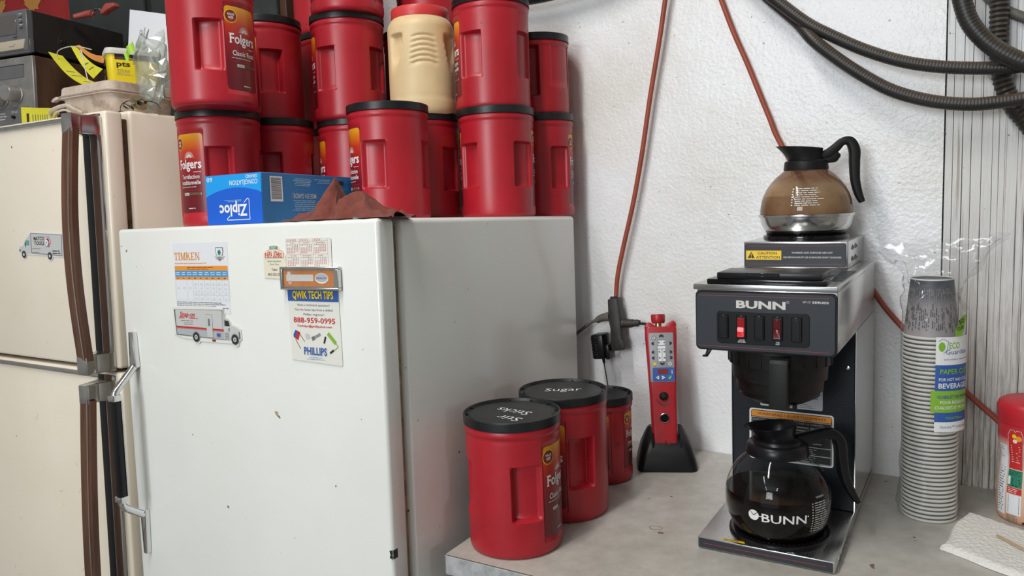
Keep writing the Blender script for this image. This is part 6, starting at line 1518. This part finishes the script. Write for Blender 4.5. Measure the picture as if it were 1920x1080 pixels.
P.disc(-.0155, .2335, .0046, 'black_print', 2, 18); P.disc(-.0155, .2335, .0034, 'white_print', 3, 18); P.disc(-.0155, .2335, .0016, 'black_print', 4, 10); P.rect(-.0158, .2340, -.0152, .2385, 'black_print', 4)
P.disc(-.0155, .1795, .0036, 'caution_yellow', 2, 16); P.rect(-.0165, .1745, -.0145, .1765, 'black_print', 2); P.disc(.0155, .1795, .0036, 'white_print', 2, 16); P.disc(.0155, .1795, .0022, 'tester_grey', 3, 16)
part('keypad', mb, tst, 'grey and blue keypad with a truck drawing')
mb = MB(); mb.T = Matrix.Translation((0, -.0167, .1150)) @ Matrix.Rotation(radians(90), 4, 'X'); mb.T = mb.T @ Matrix.Diagonal((1, 1.35, 1, 1)); mb.lathe([(.0165, -.001), (.0160, .0008), (.0135, .0002), (.0100, -.0004), (.0001, -.0004)], 'tester_grime', 36)
part('thumb_recess', mb, tst, 'grimy dark recess')
mb = MB(); mb.T = Matrix.Translation((0, -.0160, .1130)) @ Matrix.Rotation(radians(90), 4, 'X'); mb.lathe([(.0085, 0), (.0090, .004), (.0075, .0060), (.0055, .0070), (.0045, .0090), (.0001, .0095)], 'black_matte', 24); part('joystick', mb, tst, 'black joystick')
mb = MB(); mb.T = Matrix.Translation((0, -.0163, .0680)) @ Matrix.Rotation(radians(90), 4, 'X'); mb.lathe([(.0098, 0), (.0098, .0015), (.0086, .0022), (.0080, .0012), (.0001, .0016)], 'chrome_worn', 28); mb.lathe([(.0080, .0014), (.0078, .0022), (.0001, .0024)], 'black_gloss', 28); part('push_button', mb, tst, 'black push button in chrome ring')
mb = MB(); mb.box(-.0075, -.0055, -.0175, -.0150, .0020, .0180, 'tester_red', .0006, 1); mb.box(.0055, .0075, -.0175, -.0150, .0020, .0180, 'tester_red', .0006, 1); mb.box(-.0012, .0012, -.0180, -.0150, .0000, .0220, 'tester_grime', .0006, 1); part('ribs', mb, tst)
# dock
dkk = thing('charging_dock', 'black wedge shaped charging dock holding the red tester', 'dock', TR(-.5560, 1.5180, CT + .0004, radians(24)))
mb = MB(); rings = []
for zz, hw, y0, y1, r in ((0, .0600, -.0420, .0520, .014), (.004, .0610, -.0430, .0530, .016), (.022, .0580, -.0370, .0520, .018), (.045, .0520, -.0280, .0510, .020), (.062, .0440, -.0060, .0500, .018), (.072, .0380, .0180, .0490, .012), (.076, .0340, .0240, .0470, .010)):
    rings.append([(a, b, zz) for a, b in rrpoly(-hw, hw, y0, y1, r, 6)])
loft(mb, rings, 'dock_black'); part('shell', mb, dkk)
mb = MB(); mb.T = Matrix.Translation((0, -.030, .012)) @ Matrix.Rotation(radians(-22), 4, 'X'); mb.box(-.0300, -.0262, -.010, .010, 0, .064, 'dock_black', .0015, 1); mb.box(.0262, .0300, -.010, .010, 0, .064, 'dock_black', .0015, 1); part('cradle', mb, dkk)

# ------------------------------------------------------------------ power tap, plugs, cords
tp = thing('power_tap', 'black rubber power tap hanging on the orange cord by the wall', 'power tap', Matrix.Translation((-.7015, 1.612, Z(-.2885))) @ Matrix.Rotation(radians(-4.5), 4, 'Y'))
mb = MB(); mb.prism([(-.012, .058), (.011, .059), (.0145, .010), (.0145, -.034), (.0185, -.040), (.0175, -.058), (-.013, -.060), (-.0155, -.040), (-.0120, -.010), (-.0145, .010)], -.015, .016, 'tap_rubber', .004); part('body', mb, tp)
mb = MB(); mb.tube([(-.001, 0, .050), (-.001, 0, .062)], .009, 'tap_rubber', 14); part('strain_relief', mb, tp)
gp = thing('power_plug', 'grey plug with cord entering the left of the power tap', 'plug', Matrix.Translation((-.7165, 1.610, Z(-.2735))))
mb = MB(); mb.tube([(-.001, 0, .001), (-.010, 0, 0), (-.024, 0, -.004), (-.034, 0, -.010)], lambda t: .0115 - .0045 * t, 'grey_rubber', 14, 3); part('body', mb, gp)
mb = MB(); mb.tube([(-.032, 0, -.009), (-.046, 0, -.013), (-.064, .0, -.026), (-.090, .004, -.045), (-.130, .008, -.075)], .0040, 'grey_rubber', 10, 5); part('cord', mb, gp)
bp = thing('power_plug', 'black ribbed plug in the right side of the power tap', 'plug', Matrix.Translation((-.6870, 1.608, Z(-.2855))))
mb = MB(); mb.tube([(0, 0, 0), (.016, 0, .0), (.026, 0, .001)], lambda t: .0098 - .0010 * t, 'tap_rubber', 14, 3); mb.tube([(.026, 0, .001), (.036, 0, .002), (.040, 0, .001)], .0078, 'tap_rubber', 12)
for i in range(4): mb.tube([(.004 + i * .005, 0, 0), (.0065 + i * .005, 0, 0)], .0104 - .0003 * i, 'tap_rubber', 14)
part('body', mb, bp)
mb = MB(); mb.tube([(.039, 0, .001), (.060, .006, -.002), (.085, .010, -.02), (.10, .012, -.08), (.115, .012, -.24)], .0030, 'black', 8, 5); part('cord', mb, bp)
ad = thing('power_adapter', 'black ribbed power adapter plugged low in the power tap', 'adapter', Matrix.Translation((-.7335, 1.598, Z(-.3385))) @ Matrix.Rotation(radians(-6), 4, 'Y'))
mb = MB(); mb.box(-.0185, .0110, -.017, .024, -.028, .028, 'black', .004, 2)
for i in range(9): mb.box(-.0180, -.0020, -.0180, -.0165, -.024 + i * .0054, -.0212 + i * .0054, 'black_gloss', .0005, 1)
part('body', mb, ad)
mb = MB(); mb.box(.0105, .0210, -.012, .020, -.030, .004, 'black', .003, 2); part('plug_body', mb, ad)
mb = MB(); mb.tube([(-.0005, 0, -.027), (.000, 0, -.040)], lambda t: .0040 - .0015 * t, 'black', 10); mb.tube([(.000, 0, -.040), (.001, 0, -.060), (.003, 0, -.095), (.010, .002, -.180), (.012, -.02, -.2285)], .0013, 'black', 8, 5); part('cord', mb, ad)
def cord(name, label, pts, r, mat, y, group=None):
    P = spline([(a, y, Z(b)) for a, b in pts], 8); mb = MB(); mb.tube(P, r, mat, 12); return solo(name, mb, label, 'cord', I4, group)
cord('extension_cord', 'orange cord coming down to the black power tap', [(-.560, .50), (-.5753, .4208), (-.5803, .4001), (-.5932, .326), (-.6168, .207), (-.6387, .0841), (-.6607, -.019), (-.6856, -.1131), (-.7015, -.180), (-.7065, -.2265)], .0052, 'cord', 1.622)
cord('extension_cord', 'orange cord running down behind the brewer to the creamer bottle', [(-.50, .50), (-.4735, .404), (-.466, .382), (-.4418, .316), (-.4155, .2532), (-.3739, .1467), (-.3482, .0852), (-.2626, -.0642), (-.1754, -.2062), (-.1285, -.2679), (-.0297, -.3752), (.032, -.4336), (.0679, -.4687), (.110, -.520), (.150, -.5605)], .0052, 'cord', 1.632)
def hose(name, label, pts, r, pitch, depth, group, caps=True):
    P = resample(spline([(a, y, Z(b)) for a, b, y in pts], 12), pitch / 4); mb = MB(); n = len(P) - 1
    mb.tube(P, lambda t: r - depth * (.5 - .5 * cos(2 * pi * (t * n) / 4)), 'hose', 16); return solo(name, mb, label, 'hose', I4, group)
def yy(L, y): return [(a, b, y) for a, b in L]
HG = 'dusty black hoses draped on the wall'
hose('hose', 'dusty ribbed hose, upper of the two sagging across the wall', [(-.62, .62, 1.60), (-.45, .46, 1.595), (-.3750, .380, 1.59)] + yy([(-.3438, .3503), (-.2954, .307), (-.2539, .279), (-.1927, .2434), (-.1314, .2162), (-.0735, .2002), (-.007, .1898), (.045, .1870), (.14, .196), (.30, .26)], 1.59), .0112, .0052, .0005, HG)
hose('hose', 'dusty ribbed hose, lower of the two sagging across the wall', [(-.62, .60, 1.617), (-.47, .470, 1.617), (-.385, .385, 1.615), (-.3645, .3634, 1.612), (-.3136, .3125, 1.605)] + yy([(-.2819, .2731), (-.2425, .2362), (-.1922, .196), (-.1426, .1643), (-.0838, .1419), (-.0268, .131), (.0162, .1306), (.0525, .1333), (.0891, .1375), (.20, .18)], 1.585), .0116, .0052, .0005, HG)
hose('hose', 'thick hose looping down in front at the right top corner', yy([(-.040, .50), (-.0455, .40), (-.0451, .3345), (-.0421, .3076), (-.0301, .267), (-.0082, .234), (.0186, .2087), (.0508, .1883), (.0881, .1702), (.20, .15)], 1.560), .0150, .0062, .0005, HG)
hose('hose', 'deeply ribbed hose hanging straight down at the right top corner', yy([(.012, .50), (.0132, .3247), (.0139, .2988), (.0144, .2502), (.0165, .2019), (.0237, .1616), (.0376, .1268), (.0534, .1034), (.0766, .0744), (.14, .03)], 1.622), .0158, .0085, .0022, HG)
mb = MB(); mb.tube(spline([(-.030, 1.636, Z(.36)), (-.0071, 1.634, Z(.3200)), (.0071, 1.634, Z(.3040)), (.0249, 1.634, Z(.2880)), (.0485, 1.634, Z(.2740)), (.0782, 1.634, Z(.2600)), (.2, 1.634, Z(.23))], 6), .0082, 'grey_rubber', 14)
solo('pipe', mb, 'grey smooth pipe behind the hoses at the right top corner', 'pipe')
hose('hose', 'thick black hose passing behind the tops of the canisters', [(-1.30, .40, 1.60), (-1.15, .435, 1.60), (-1.0178, .4543, 1.60), (-.8839, .4473, 1.60), (-.7955, .4512, 1.60), (-.6819, .4700, 1.60), (-.55, .53, 1.60)], .0150, .0060, .0012, HG)
mb = MB(); mb.box(-.64, -.60, 1.60, YW - .0005, Z(.60), Z(.64), 'stereo_dark', .004, 2); solo('hose_hook', mb, 'dark hook holding the hoses above the picture', 'hook')
